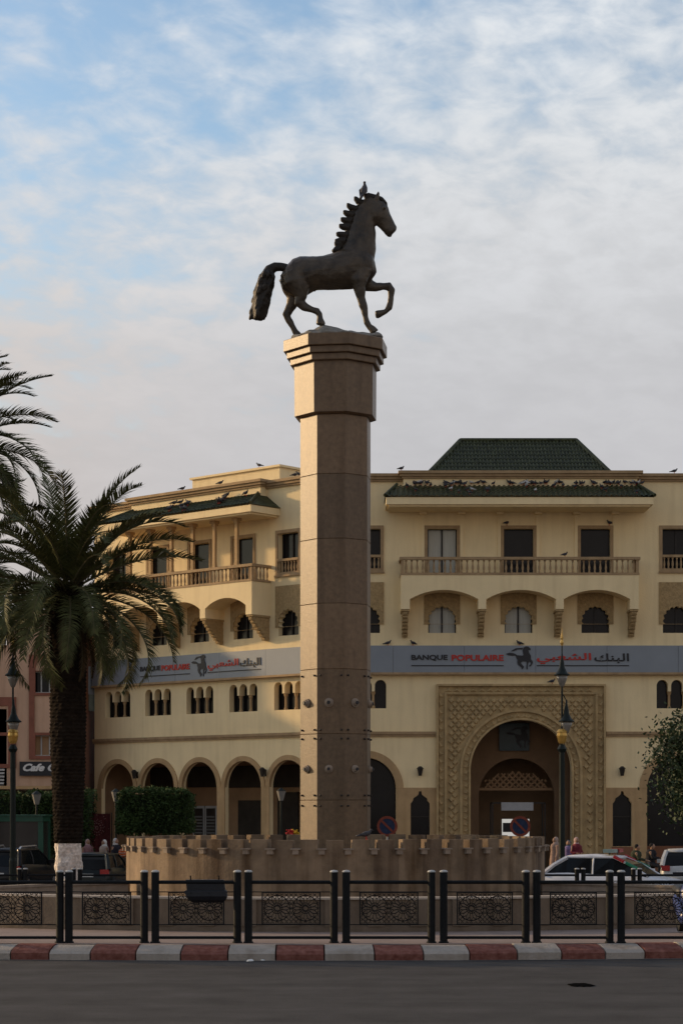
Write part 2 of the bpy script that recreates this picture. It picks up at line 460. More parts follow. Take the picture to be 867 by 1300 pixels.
# middle of the front: portal opening and two keyhole windows
PC = 7.84
def keyhole(c):
    z = FZ(1012)
    return [(c - .42, .9), (c + .42, .9), (c + .42, z - .28), (c + .33, z - .17), (c + .30, z - .05), (c + .14, z + .06), (c + .08, z + .12), (c + .05, z + .26),
            (c - .05, z + .26), (c - .08, z + .12), (c - .14, z + .06), (c - .30, z - .05), (c - .33, z - .17), (c - .42, z - .28)]
R1 = 2.21; ZS = 4.22
o = [(2.75, ZG), (PC - R1, ZG)] + list(reversed(arch(PC, 2 * R1, ZG, ZS, 36)[2:])) + [(PC + R1, ZG), (12.9, ZG), (12.9, Z2), (2.75, Z2)]
wf.prism(o, 0, -TH, holes=[keyhole(3.44), keyhole(12.27)])
wf.build('wall', M['cream'], bank)
for c in (3.44, 12.27):
    add_window(PF, c, .84, .85, 3.4, .2, 0, False, transom=2.2)
    bx = B(PF); bx.prism(rect(c - .46, c + .46, -.28, .88), .06, .09); bx.build('door_panel', M['cafeside'], bank)

wb = [1.83 + 2.815 * k for k in range(5)]
we = [0.] + [(wb[k] + wb[k + 1]) / 2 for k in range(4)] + [14.77]
ww = facade(PW, wb, we, arc_in=1.16, zspring=3.52, front=False)
ww.build('wall', M['cream'], bank)

# tan stone facing of the ground storey piers
ZC = FZ(1000)
st = B(PF)
def pier(bd, s0, s1, z1=None): bd.box(s0, s1, -.002, .045, ZG, z1 or ZC)
pier(st, -.9, 1.07 - 1.31); st.build('stone_facing', M['stone_tan'], bank); st = B(PF)
st.prism([(2.38, ZG), (4.14, ZG), (4.14, ZC), (2.38, ZC)], -.002, .045, holes=[keyhole(3.44)])
st.build('stone_facing', M['stone_tan'], bank); st = B(PF)
st.prism([(11.53, ZG), (14.66 - 1.31, ZG), (14.66 - 1.31, ZC), (11.53, ZC)], -.002, .045, holes=[keyhole(12.27)])
st.build('stone_facing', M['stone_tan'], bank); st = B(PF)
pier(st, 14.66 + 1.31, 18 - 1.31)
st.build('stone_facing', M['stone_tan'], bank)
st = B(PW)
pr = [-.0] + wb + [14.77]
for s0, s1 in [(.08, wb[0] - 1.16)] + [(wb[k] + 1.16, wb[k + 1] - 1.16) for k in range(4)] + [(wb[4] + 1.16, 14.74)]:
    st = B(PW); pier(st, s0, s1, 3.53); st.build('stone_facing', M['stone_tan'], bank)
# belts, cornices
for PT, a, e, dz in ((PF, -.93, 21, 0), (PW, .03, 14.82, .003)):
    bb = B(PT)
    segs = [(a, 4.10), (11.57, e)] if PT is PF else [(a, e)]
    for s0, s1 in segs:
        bb = B(PT)
        bb.box(s0, s1, 0, .07, 5.70 + dz, 5.80 + dz); bb.box(s0, s1, 0, .12, 5.80 + dz, 5.92 + dz)
        bb.build('string_course', M['trim'], bank)
    bb = B(PT)
    bb.box(a, e, -.1, .10, 16.86 + dz, 16.95 + dz); bb.box(a, e, -.1, .18, 16.95 + dz, 17.07 + dz); bb.box(a, e, -.4, .26, 17.07 + dz, 17.19 + dz)
    bb.build('cornice', M['trim'], bank)
    # projecting cornice above the balcony
    s0, s1 = (2.54, 13.02) if PT is PF else (3.0, 11.8)
    bb = B(PT)
    bb.box(s0 + .15, s1 - .15, .0, .42, 16.5, 16.93 + dz)
    bb.build('parapet', M['cream'], bank)
    bb = B(PT)
    bb.box(s0 + .08, s1 - .08, .0, .50, 16.93 + dz, 17.02 + dz); bb.box(s0, s1, -.2, .58, 17.02 + dz, 17.13 + dz); bb.box(s0 - .07, s1 + .07, -.35, .66, 17.13 + dz, 17.25 + dz)
    bb.build('cornice', M['trim'], bank)
# roof deck, back walls (close the volume)
b = B()
p0 = PW(14.77, 0, 0)
poly = [(-.98, YB), (21, YB), (21, 112), (-5, 112), (p0[0] + 3, 112), (p0[0], p0[1])]
for z0, z1 in ((16.7, 16.84),):
    for z in (z0, z1):
        t = tessellate_polygon([[Vector((x, y, 0)) for x, y in poly]])
        ii = [b.V((x, y, z)) for x, y in poly]
        for q in t: b.F(ii[q[0]], ii[q[1]], ii[q[2]])
b.build('roof_deck', M['conc'], bank)
b = B()
for (x0, y0), (x1, y1) in (((21, YB), (21, 112)), ((21, 112), (p0[0] + 3, 112)), ((p0[0] + 3, 112), (p0[0], p0[1]))):
    b.quad((x0, y0, -.5), (x1, y1, -.5), (x1, y1, 16.9), (x0, y0, 16.9))
b.build('side_wall', M['cream'], bank)

# eaves with green tiles
def tiles(PT, s0, s1, o0, z0, t0, t1, o1, z1, name='tiled_roof'):
    """sloping roof from the eave (s0..s1,o0,z0) up to the head (t0..t1,o1,z1), round tile ribs, hipped ends"""
    b = B(PT); n = int((s1 - s0) / .21); rows = 5
    for k in range(n):
        a0 = s0 + (s1 - s0) * k / n; a1 = s0 + (s1 - s0) * (k + 1) / n
        prev = None
        for r_ in range(rows + 1):
            t = r_ / rows
            # hip clip
            lo = s0 + (t0 - s0) * t; hi = s1 + (t1 - s1) * t
            c0 = min(max(a0, lo), hi); c1 = min(max(a1, lo), hi)
            row = []
            for q in range(7):
                u = q / 6; s = c0 + (c1 - c0) * u
                hgt = .055 * math.sin(PI * min(1, u * 1.5)) if u < .667 else -.012
                if c1 - c0 < .02: hgt = 0
                row.append((s, o0 + (o1 - o0) * t, z0 + (z1 - z0) * t + hgt + random.uniform(-.006, .006) + (.02 if r_ < rows else 0)))
            if prev:
                A = [b.V(p) for p in prev]; C = [b.V((p[0], p[1], p[2] - .015)) for p in row]
                for q in range(6): b.F(A[q], A[q + 1], C[q + 1], C[q])
            prev = row
    for (e, h) in ((s0, t0), (s1, t1)):
        m = 6
        for k in range(m):
            oa = o0 * (1 - k / m); ob = o0 * (1 - (k + 1) / m)
            ha = min(1, (o0 - oa) / max(.01, (o0 - o1))) if oa > o1 else 1
            # side slope triangle strip to the wall
            pass
        b.F(b.V((e, o0, z0)), b.V((h, o1, z1)), b.V((e, 0, z0)))
        b.F(b.V((h, o1, z1)), b.V((h, 0, z1)), b.V((e, 0, z0)))
        # hip ridge tiles
        pts = [Vector((e, o0, z0 + .05)).lerp(Vector((h, o1, z1 + .05)), q / 5) for q in range(6)]
        rr = []
        for p in pts: rr.append([b.V((p.x + .07 * math.cos(j * PI / 3), p.y + .07 * math.sin(j * PI / 3) * .5, p.z + .07 * math.sin(j * PI / 3))) for j in range(6)])
        b.loft(rr)
    return b.build(name, M['tile_green'], bank)
def eave(PT, s0, s1, hip):
    o = 1.85
    f = B(PT); f.box(s0, s1, 0, o, 15.60, 15.90); f.box(s0 + .12, s1 - .12, 0, o - .12, 15.52, 15.60)
    f.build('eave_slab', M['cream'], bank)
    tiles(PT, s0 - .05, s1 + .05, o + .07, 15.93, s0 + hip, s1 - hip, .45, 16.62)
eave(PF, FX(490, 1.85), FX(829, 1.85), .5)
eave(PW, 2.36, 12.4, .9)

def balcony(PT, s0, s1, bays, half):
    OUT = 1.2
    pb = B(PT); zb = 11.17; zt = 12.64; sp = 11.60; ap = 12.0
    pts = [(s0, zt), (s0, zb)]
    piers = [s0 + .19] + [(bays[k] + bays[k + 1]) / 2 for k in range(2)] + [s1 - .19]
    hw = .17
    L_ = [s0 + .38] + [p + hw for p in piers[1:3]]; R_ = [p - hw for p in piers[1:3]] + [s1 - .38]
    for a, e in zip(L_, R_):
        c = (a + e) / 2; w = (e - a) / 2
        h = ap - sp; rad = (w * w + h * h) / (2 * h); cz = ap - rad; am = math.asin(w / rad)
        pts += [(a, zb)] + [(c + rad * math.sin(-am + 2 * am * k / 14), cz + rad * math.cos(-am + 2 * am * k / 14)) for k in range(15)] + [(e, zb)]
    pts += [(s1, zb), (s1, zt)]
    pb.prism(pts, 0, OUT)
    bo = pb.build('balcony', M['cream'], bank)
    rl = B(PT); z0 = 12.643; z1 = 13.42
    rl.box(s0 - .06, s1 + .06, OUT - .18, OUT + .05, z1 - .12, z1); rl.box(s0 - .02, s1 + .02, OUT - .16, OUT + .02, z0, z0 + .1)
    for e in (s0 - .06, s1 - .12): rl.box(e, e + .18, 0, OUT - .18, z1 - .12, z1); rl.box(e + .03, e + .15, 0, OUT - .16, z0, z0 + .1)
    for e in (s0, s1 - .12): rl.box(e, e + .12, OUT - .14, OUT, z0 + .1, z1 - .12)
    npier = 5
    for k in range(1, 6):
        c = s0 + (s1 - s0) * k / 6
        # flat piers under the columns
    rl.build('balustrade', M['trim'], bo)
    n = int((s1 - s0 - .3) / .235)
    for k in range(n):
        baluster(PT, s0 + .22 + (s1 - s0 - .44) * k / (n - 1), OUT - .07, z0 + .1, z1 - .12, bo)
    for e in (s0 + .06, s1 - .06):
        for k in range(4): baluster(PT, e, .15 + k * .22, z0 + .1, z1 - .12, bo)
    for p in piers:   # stepped carved brackets
        cb = B(PT); n = 7; hw2 = .13
        cb.box(p - hw2 - .05, p + hw2 + .05, 0, OUT - .04, zb - .09, zb - .002)
        for k in range(n):
            za = zb - .09 - k * .145; e = (OUT - .22) * (1 - (k / n) ** 1.15) + .08
            cb.box(p - hw2 + .012 * (k % 2), p + hw2 - .012 * (k % 2), 0, e, za - .145, za - .001)
            cb.box(p - hw2 + .03, p + hw2 - .03, e - .001, e + .05, za - .10, za - .03)
        cb.build('bracket', M['carved'], bank)
    # slender columns from the railing to the eave
    cs = [bays[0] - half / 2, bays[0] + half / 2 ]
    for c in (bays[0] - half * .25, bays[0] + half * .25, bays[1] - half * .25, bays[1] + half * .25, bays[2] - half * .25, bays[2] + half * .25):
        if PT is PF:
            cc = B(PT); cc.box(c - .085, c + .085, .0, .05, 12.66, 15.4); cc.box(c - .15, c + .15, .0, .32, 15.40, 15.519); cc.build('pilaster', M['cream'], bank); continue
        cc = B(PT); cc.box(c - .075, c + .075, OUT - .15, OUT - .01, z1, 15.4)
        cc.box(c - .12, c + .12, OUT - .19, OUT + .03, 15.3, 15.40); cc.box(c - .16, c + .16, OUT - .23, OUT + .09, 15.40, 15.519)
        cc.box(c - .10, c + .10, OUT - .17, OUT + .015, z1 + .001, z1 + .08)
        cc.build('balcony_column', M['stone_tan'] if PT is PW else M['cream'], bank)
balcony(PF, FX(509, 1.2), FX(810.5, 1.2), fb[1:4], 3.35)
balcony(PW, 2.94, 11.86, wb[1:4], 2.815)

# hipped green roof set back
b = B()
yr = 94.2; x0 = (542 - CX) / FPX * yr; x1 = (777 - CX) / FPX * yr; zb = CAMH + (HZ - 600) / FPX * yr - .1
xa = (584.4 - CX) / FPX * (yr + 3); xb = (731 - CX) / FPX * (yr + 3); zt = CAMH + (HZ - 559) / FPX * (yr + 3)
n = 52; rows = 9
for k in range(n):
    pr = None
    for r_ in range(rows + 1):
        t = r_ / rows; lo = x0 + (xa - x0) * t; hi = x1 + (xb - x1) * t
        a0 = x0 + (x1 - x0) * k / n; a1 = x0 + (x1 - x0) * (k + 1) / n
        c0 = min(max(a0, lo), hi); c1 = min(max(a1, lo), hi)
        row = []
        for q in range(7):
            u = q / 6; hgt = .055 * math.sin(PI * u / .667) if u < .667 else 0
            if c1 - c0 < .02: hgt = 0
            row.append((c0 + (c1 - c0) * u, yr + 3 * t - hgt * .6, zb + (zt - zb) * t + hgt + random.uniform(-.006, .006)))
        if pr:
            A = [b.V(p) for p in pr]; C = [b.V((p[0], p[1] + .01, p[2] - .02)) for p in row]
            for q in range(6): b.F(A[q], A[q + 1], C[q + 1], C[q])
        pr = row
yb = yr + 6.
b.F(b.V((x0, yr, zb)), b.V((xa, yr + 3, zt)), b.V((x0, yb, zb)))
b.F(b.V((x1, yr, zb)), b.V((xb, yr + 3, zt)), b.V((x1, yb, zb)))
b.F(b.V((x0, yb, zb)), b.V((x1, yb, zb)), b.V((xb, yr + 3, zt)), b.V((xa, yr + 3, zt)))
for p, q in (((x0, yr, zb), (xa, yr + 3, zt)), ((x1, yr, zb), (xb, yr + 3, zt)), ((xa, yr + 3, zt), (xb, yr + 3, zt))):
    b.tube([p, q], .11, 8)
rf = b.build('hipped_roof', M['tile_green'], bank)
b = B(); b.box(x0 + .1, x1 - .1, yr + .1, yb - .1, 16.8, zb + .02); b.build('roof_base', M['cream'], bank)
# attic block over the wing
b = B(PW)
b.box(3.9, 9.6, -5.2, -1.6, 16.8, 18.15); b.box(3.8, 9.7, -5.3, -1.5, 18.151, 18.25)
b.build('attic_block', M['cream'], bank)

# ---- portal
po = B(PF)
PS0, PS1 = 4.14, 11.53; PT_ = FZ(868.7)
def portal_outline(m, rad): 
    return [(PS0 + m, ZG), (PC - rad, ZG)] + list(reversed(arch(PC, 2 * rad, ZG, ZS, 40)[2:])) + [(PC + rad, ZG), (PS1 - m, ZG), (PS1 - m, PT_ - m), (PS0 + m, PT_ - m)]
po.prism(portal_outline(0, R1 + .0), .001, .12)
pobj = po.build('portal', M['portal'], bank)
# mouldings (frames) as bars
def frame_bars(b, m, w, o0, o1):
    b.box(PS0 + m, PS0 + m + w, o0, o1, ZG, PT_ - m); b.box(PS1 - m - w, PS1 - m, o0, o1, ZG, PT_ - m)
    b.box(PS0 + m + w, PS1 - m - w, o0, o1, PT_ - m - w, PT_ - m)
b = B(PF); frame_bars(b, 0, .09, .121, .26); frame_bars(b, .36, .08, .121, .24)
frame_bars(b, .44, .05, .121, .19)
def ringarc(b, r0, r1, o0, o1, n=44):
    rows = []
    seq = [(0, ZG)] 
    for k in range(n + 1):
        a = PI * k / n; rows.append([(PC + r * math.cos(a), o, ZS + r * math.sin(a)) for r, o in ((r0, o0), (r0, o1), (r1, o1), (r1, o0))])
    rows = [[(p[0], p[1], ZG) for p in rows[0]]] + rows + [[(p[0], p[1], ZG) for p in rows[-1]]]
    V = [[b.V(p) for p in r_] for r_ in rows]
    for a_, c_ in zip(V, V[1:]):
        for j in range(4): b.F(a_[j], a_[(j + 1) % 4], c_[(j + 1) % 4], c_[j])
ringarc(b, R1, R1 + .08, .0, .24); ringarc(b, R1 + .36, R1 + .46, .121, .24)
b.build('moulding', M['portal'], pobj)
# zigzag in border and ring
b = B(PF)
def tri_up(p, q, r_, o, h):
    i = [b.V((p[0], o, p[1])), b.V((q[0], o, q[1])), b.V((r_[0], o, r_[1]))]
    c = ((p[0] + q[0] + r_[0]) / 3, (p[1] + q[1] + r_[1]) / 3); t = b.V((c[0], o + h, c[1]))
    b.F(i[0], i[1], t); b.F(i[1], i[2], t); b.F(i[2], i[0], t)
st_ = .36
k = 0; z = PT_ - .36
for s0, s1 in ((PS0 + .10, PS0 + .35), (PS1 - .10, PS1 - .35)):
    z = PT_ - .36; b = B(PF)
    while z - st_ > ZG:
        tri_up((s0, z), (s0, z - st_), (s1, z - st_ / 2), .121, .07)
        z -= st_
    b.build('zigzag_border', M['portal'], pobj)
b = B(PF)
s = PS0 + .36
while s + st_ < PS1 - .3:
    tri_up((s, PT_ - .35), (s + st_, PT_ - .35), (s + st_ / 2, PT_ - .10), .121, .07); s += st_
b.build('zigzag_border', M['portal'], pobj)
b = B(PF)
na = 26
for k in range(na):
    a0 = PI * k / na; a1 = PI * (k + 1) / na; am = (a0 + a1) / 2
    f = lambda a, r: (PC + r * math.cos(a), ZS + r * math.sin(a))
    tri_up(f(a0, R1 + .10), f(a1, R1 + .10), f(am, R1 + .34), .121, .06)
z = ZS
while z - .28 > ZG:
    for sg in (-1, 1):
        tri_up((PC + sg * (R1 + .10), z), (PC + sg * (R1 + .10), z - .28), (PC + sg * (R1 + .34), z - .14), .121, .06)
    z -= .28
b.build('zigzag_border', M['portal'], pobj)
# scale lattice field
b = B(PF)
sx, sz = .31, .36
j = 0; z = PT_ - .52 - sz / 2
rin = R1 + .49
while z > ZG:
    s = PS0 + .50 + (sx / 2 if j % 2 == 0 else sx)
    while s < PS1 - .50 - sx * .45:
        ok = True
        for (ds, dz2) in ((0, -sz / 2), (0, sz / 2), (-sx / 2, 0), (sx / 2, 0)):
            x_, z_ = s + ds - PC, z + dz2
            if z_ > ZS and x_ * x_ + (z_ - ZS) ** 2 < rin * rin * .985: ok = False
            if z_ <= ZS and abs(x_) < rin: ok = False
            if s + ds < PS0 + .49 or s + ds > PS1 - .49 or z_ > PT_ - .49: ok = False
        if ok:
            e = .46
            P = [(s, z - sz * e), (s + sx * e, z), (s, z + sz * e), (s - sx * e, z)]
            ii = [b.V((p[0], .121, p[1])) for p in P]
            jj = [b.V((s + (p[0] - s) * .45, .205, z + (p[1] - z) * .45 - .04)) for p in P]
            for q in range(4): b.F(ii[q], ii[(q + 1) % 4], jj[(q + 1) % 4], jj[q])
            b.F(*jj)
        s += sx
    z -= sz / 2; j += 1
b.build('lattice_relief', M['portal'], pobj)
# porch behind the portal
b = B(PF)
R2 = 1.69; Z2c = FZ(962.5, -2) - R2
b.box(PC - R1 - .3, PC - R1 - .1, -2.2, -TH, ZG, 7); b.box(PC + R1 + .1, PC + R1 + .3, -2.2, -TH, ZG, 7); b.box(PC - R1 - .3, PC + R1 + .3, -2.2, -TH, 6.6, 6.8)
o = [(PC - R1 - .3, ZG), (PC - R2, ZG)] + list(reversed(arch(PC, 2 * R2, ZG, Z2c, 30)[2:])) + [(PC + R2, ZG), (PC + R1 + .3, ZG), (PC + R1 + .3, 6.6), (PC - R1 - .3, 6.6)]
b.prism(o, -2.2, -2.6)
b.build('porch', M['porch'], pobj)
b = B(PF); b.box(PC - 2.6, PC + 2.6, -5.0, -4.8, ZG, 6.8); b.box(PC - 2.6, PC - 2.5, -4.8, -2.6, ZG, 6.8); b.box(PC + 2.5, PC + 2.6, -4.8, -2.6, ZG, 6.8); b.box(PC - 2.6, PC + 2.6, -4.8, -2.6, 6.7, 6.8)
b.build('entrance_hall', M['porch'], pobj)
# lattice of the fanlight
b = B(PF); zc0 = FZ(1000, -2.3)
for k in range(-8, 9):
    for sg in (-1, 1):
        p = Vector((PC + k * .28 - sg * .55, zc0)); q = Vector((PC + k * .28 + sg * .55, zc0 + 1.1))
        pts = []
        for t in range(13):
            w = p.lerp(q, t / 12)
            if (w.x - PC) ** 2 / 1.5 ** 2 + (w.y - zc0) ** 2 / .75 ** 2 < 1: pts.append(w)
        if len(pts) > 1: b.tube([(pts[0].x, -2.7, pts[0].y), (pts[-1].x, -2.7, pts[-1].y)], .05, 5)
b.box(PC - 1.68, PC + 1.68, -2.75, -2.65, zc0 - .12, zc0)
b.build('fanlight_lattice', M['inner'], pobj)
b = B(PF); b.box(FX(638), FX(677), -2.14, -2.05, FZ(953, -2), FZ(918, -2)); pl = b.build('emblem_plaque', mat('dark_teal_plaque', (.02, .04, .045), .3, .1, 3), pobj)
# glazed entrance booth
b = B(PF); v0, v1, vt = FX(627), FX(694), FZ(1019)
for x in (v0, v1): b.box(x - .03, x + .03, -.95, -.9, ZG, vt); b.box(x - .03, x + .03, -2.15, -2.1, ZG, vt)
b.box(v0, v1, -.95, -.9, vt - .04, vt + .02); b.box(v0 - .0, v0 + .05, -2.1, -.95, vt - .04, vt + .02); b.box(v1 - .05, v1, -2.1, -.95, vt - .04, vt + .02)
vb = b.build('glazed_booth', M['frame_dark'], pobj)
b = B(PF); b.box(FX(638), FX(679), -.94, -.86, FZ(1029), FZ(1018.5)); b.build('booth_header', M['litgrey'], vb)
b = B(PF); b.box(FX(642), FX(677.5), -2.3, -2.25, FZ(1064), FZ(1040)); b.build('lit_glass', M['lit'], vb)  # white door panel, emission added to keep it bright inside the porch
b = B(PF); b.box(FX(643), FX(676), -2.24, -2.2, FZ(1057), FZ(1045)); b.build('booth_poster', M['ink'], vb)

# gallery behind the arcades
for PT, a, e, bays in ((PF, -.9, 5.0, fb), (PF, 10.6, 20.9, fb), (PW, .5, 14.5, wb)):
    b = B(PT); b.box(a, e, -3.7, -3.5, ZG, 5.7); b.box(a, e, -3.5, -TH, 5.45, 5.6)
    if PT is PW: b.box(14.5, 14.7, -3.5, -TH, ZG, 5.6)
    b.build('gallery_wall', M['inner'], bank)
def gbox(PT, s0, s1, z0, z1, m, name, o=-3.42):
    b = B(PT); b.box(s0, s1, o - .06, o, z0, z1); return b.build(name, m, bank)
def sw(px, o=.25):   # distance along the wing of a pixel column, on the plane o in front of the wall
    u = (px - CX) / FPX; ox, oy = W0.x + WO.x * o, W0.y + WO.y * o
    return (u * oy - ox) / (WD.x - u * WD.y)
M['lv'] = mat('grey_louvre', (.16, .16, .15), .6, .1, 3)
gz_ = lambda py: CAMH + (HZ - py) / FPX * 97.2
for k, (a, e, y0_, y1_) in enumerate([(343, 380, 972, 1000), (290, 330, 972, 1000), (238, 276, 972, 999), (185, 218, 972, 1000), (128, 160, 975, 1002)]):
    gbox(PW, sw(e, -3.4), sw(a, -3.4), gz_(y1_), gz_(y0_), M['dark'], 'gallery_window')
for (a, e, y0_, m_) in ((352, 378, 1006, 'dark'), (302, 331, 1016, 'dark'), (188, 214, 1010, 'cafeside'), (127, 140, 1010, 'dark')):
    gbox(PW, sw(e, -3.4), sw(a, -3.4), -.3, gz_(y0_), M[m_], 'gallery_door')
for a, e in ((245, 259.3), (260.3, 275)):
    s0, s1 = sw(e, -3.4), sw(a, -3.4); zt_ = gz_(1023)
    sh = gbox(PW, s0, s1, -.3, zt_, M['shutter'], 'shuttered_door')
    bb = B(PW); bb.box(s0 + .1, s1 - .1, -3.419, -3.40, -.1, zt_ - .12); bb.build('louvre_panel', M['dark'], sh)
    lv = B(PW)
    for q in range(15): lv.box(s0 + .11, s1 - .11, -3.40, -3.37, -.05 + q * .155, .03 + q * .155)
    lv.build('louvre', M['lv'], sh)
for c in (1.07, 14.66, 18.0):
    gbox(PF, c - 1.5, c + 1.5, .9, 4.7, M['glass'], 'shop_window', -.9)
    gbox(PF, c - 1.5, c + 1.5, -.4, .899, M['cafeside'], 'shop_plinth', -.88)

# wall lamps
lamp_lb = ['small black wall lantern between the two leftmost arches of the arcade', 'small black wall lantern above the pier beside the column on the arcade wall',
           'small black wall lantern right of the carved portal', 'small black wall lantern left of the portal, nearest the column']
wl = [(PW, (wb[3] + wb[4]) / 2), (PW, (wb[0] + wb[1]) / 2), (PF, FX(788.5)), (PF, FX(533))]
for (PT, s), lb in zip(wl, lamp_lb):
    z = 4.2; p = PT(s, .05, z)
    t = thing('wall_lantern', lb, 'wall lamp', p, 'black wall lanterns on the bank')
    b = B(PT); b.box(s - .04, s + .04, .0, .06, z - .2, z + .1); b.box(s - .03, s + .03, .06, .2, z + .02, z + .06); b.build('arm', M['frame_dark'], t)
    b = B(PT)
    rr = [[b.V((s + r_ * math.cos(j * PI / 3), .22 + r_ * math.sin(j * PI / 3), z + h)) for j in range(6)] for r_, h in ((.07, -.22), (.13, .08), (.16, .1), (.05, .2))]
    b.loft(rr); b.build('lantern_body', M['frame_dark'], t)

# ---- signs
def text_mesh(s, off=0., shear=0., res=3):
    c = bpy.data.curves.new('t', 'FONT'); c.body = s; c.offset = off; c.extrude = .03; c.resolution_u = res; c.shear = shear
    o = bpy.data.objects.new('t', c); COL.objects.link(o)
    dg = bpy.context.evaluated_depsgraph_get(); dg.update()
    m = bpy.data.meshes.new_from_object(o.evaluated_get(dg)); bpy.data.objects.remove(o); return m
def put_text(s, PT, a, e, z0, z1, o, m, parent, off=.02, shear=0., flip=False, name='lettering'):
    me = text_mesh(s, off, shear)
    xs_ = [v.co.x for v in me.vertices]; ys_ = [v.co.y for v in me.vertices]; zs_ = [v.co.z for v in me.vertices]
    wl_ = world_loc(parent)
    for v in me.vertices:
        u = (v.co.x - min(xs_)) / (max(xs_) - min(xs_)); w = (v.co.y - min(ys_)) / (max(ys_) - min(ys_))
        q = (v.co.z - min(zs_)) / (max(zs_) - min(zs_))
        x = a + (e - a) * u; v.co = Vector(PT(x, o + .03 * q, z0 + (z1 - z0) * w)) - wl_
    return_m = me; me.materials.clear(); me.materials.append(m)
    ob = bpy.data.objects.new(name, me); COL.objects.link(ob); ob.parent = parent; return ob
def horse_emblem(PT, a, e, z0, z1, o, parent):
    """prancing black horse with a rider's swept line, from pixel outline 255..610 x 90..490"""
    b = B(PT)
    def mp(x, y): return (a + (e - a) * (x - 245) / 365., z0 + (z1 - z0) * (490 - y) / 315.)
    polys = [[(245, 280), (290, 265), (340, 270), (385, 290), (385, 303), (330, 305), (270, 298)],
             [(375, 298), (470, 305), (478, 290), (468, 240), (478, 200), (510, 180), (545, 185), (575, 212), (572, 232), (545, 232), (552, 262), (578, 305), (580, 352), (600, 378), (606, 398), (582, 440), (560, 452),
              (556, 436), (574, 420), (580, 398), (556, 384), (544, 400), (534, 440), (536, 484), (524, 488), (516, 470), (522, 420), (520, 384), (470, 380), (452, 390), (448, 410), (486, 452), (480, 470), (452, 488), (456, 466), (410, 430), (396, 395), (400, 360), (384, 335)],
             [(310, 245), (360, 215), (380, 205), (470, 200), (468, 220), (400, 222), (350, 245)]]
    for p in polys:
        b.prism([mp(*q) for q in p], o, o + .03)
    return b.build('emblem', M['ink'], parent)
def bank_sign(PT, a, e, lab, tx, name='sign_board'):
    p = PT((a + e) / 2, .1, 8.45)
    t = thing(name, lab, 'sign', p, 'bank signs')
    b = B(PT); 
    s = a; pn = (e - a) / max(1, round((e - a) / 3.2)); zt_ = FZ(819.5, .25); zb_ = FZ(853.5, .25)
    while s < e - .1: b.box(s + .006, s + pn - .006, .002, .24, zb_, zt_); s += pn
    b.build('panel', M['sign'], t)
    b = B(PT); b.box(a, e, .0, .27, zb_ - .1, zb_ - .002); b.build('bottom_trim', M['trim'], t)
    (f0, f1, f2, f3, g0, g1, h0, h1, h2, h3) = tx
    zz = lambda y: FZ(y, .25)
    put_text('BANQUE', PT, f0, f1, zz(839), zz(831.2), .242, M['ink'], t, .035)
    put_text('POPULAIRE', PT, f2, f3, zz(839), zz(831.2), .242, M['red'], t, .035)
    horse_emblem(PT, g0, g1, zz(850), zz(820), .242, t)
    put_text("\uFEF2\uFE92\uFECC\uFEB8\uFEDF\uFE8D", PT, h0, h1, zz(843), zz(829), .242, M['red'], t, .02)
    put_text("\uFEDA\uFEE8\uFE92\uFEDF\uFE8D", PT, h2, h3, zz(842), zz(829.5), .242, M['ink'], t, .02)
    b = B(PT); 
    x0_, x1_ = (f0, f3); b.box(min(x0_, x1_), max(x0_, x1_), .242, .262, zz(845.6), zz(844.4)); b.box(min(h0, h3), max(h0, h3), .242, .262, zz(845.6), zz(844.4))
    b.build('underline', M['ink'], t)
    return t
horse_emblem(PF, FX(642, -2), FX(673, -2), FZ(950, -2), FZ(921, -2), -2.049, pl)
X = lambda p: FX(p, .25)
bank_sign(PF, -.86, 20.9, 'wide grey sign with black horse and red lettering above the carved portal', (X(522), X(568), X(573), X(639), X(642), X(676.5), X(681), X(750), X(754), X(798)))
bank_sign(PW, .1, 14.7, 'grey sign on the angled left wing, lettering partly behind a palm frond', tuple(sw(q) for q in (178.5, 204, 205.5, 241, 243.5, 263, 264, 303, 304.5, 331)))
# projecting sign box at the end of the wing
p = PW(14.95, .2, 7.6)
t = thing('sign_box', 'grey box sign projecting past the left end of the bank wing, beside the palm trunk', 'sign', p)
b = B(PW); b.box(14.82, 15.5, -.25, .35, 8.1, 9.45); b.build('upper_panel', M['sign'], t)
b = B(PW); b.box(14.84, 15.45, -.2, .3, 7.3, 8.098); b.build('lower_panel', mat('greenish_sheet', (.15, .18, .16), .4, .2, 3), t)

# ------------------------------------------------------------------ cafe building
YC = 97.
cafe = thing('cafe_building', 'salmon coloured building with brick red window surrounds at the left edge', 'building', (-20, YC, -.3))
def PC_(s, o, z): return (s, YC - o, z)
cxp = lambda px: (px - CX) / FPX * YC
czp = lambda py: CAMH + (HZ - py) / FPX * YC
xr = cxp(105)
b = B(PC_); hz1 = czp(778)
split = cxp(9)
w1 = [cxp(37.5), cxp(92)]
holes = [rect(w1[0] + .25, w1[1] - .25, czp(880), czp(852)), rect(w1[0] + .25, w1[1] - .25, czp(960), czp(933))]
b.prism(rect(split, xr, ZG, hz1), 0, -.3, holes=holes)
lows = rect(-40, split, ZG, czp(822)); 
lh = []
for k in range(6): 
    c = cxp(-15) - k * 4.4
    lh += [rect(c - .9, c + .9, czp(926), czp(900)), rect(c - .9, c + .9, czp(985), czp(955))]
b.prism(lows, 0, -.3, holes=lh)
b.build('wall', M['cafe'], cafe)
b = B(PC_); b.box(split - .02, xr + .05, -.35, .1, hz1, hz1 + .15); b.box(-40, split - .03, -.35, .1, czp(822), czp(822) + .12); b.build('coping', M['cafered'], cafe)
b = B(PC_); b.box(xr - .3, xr, -16, -.301, ZG, hz1); b.build('side_wall', M['cafeside'], cafe)
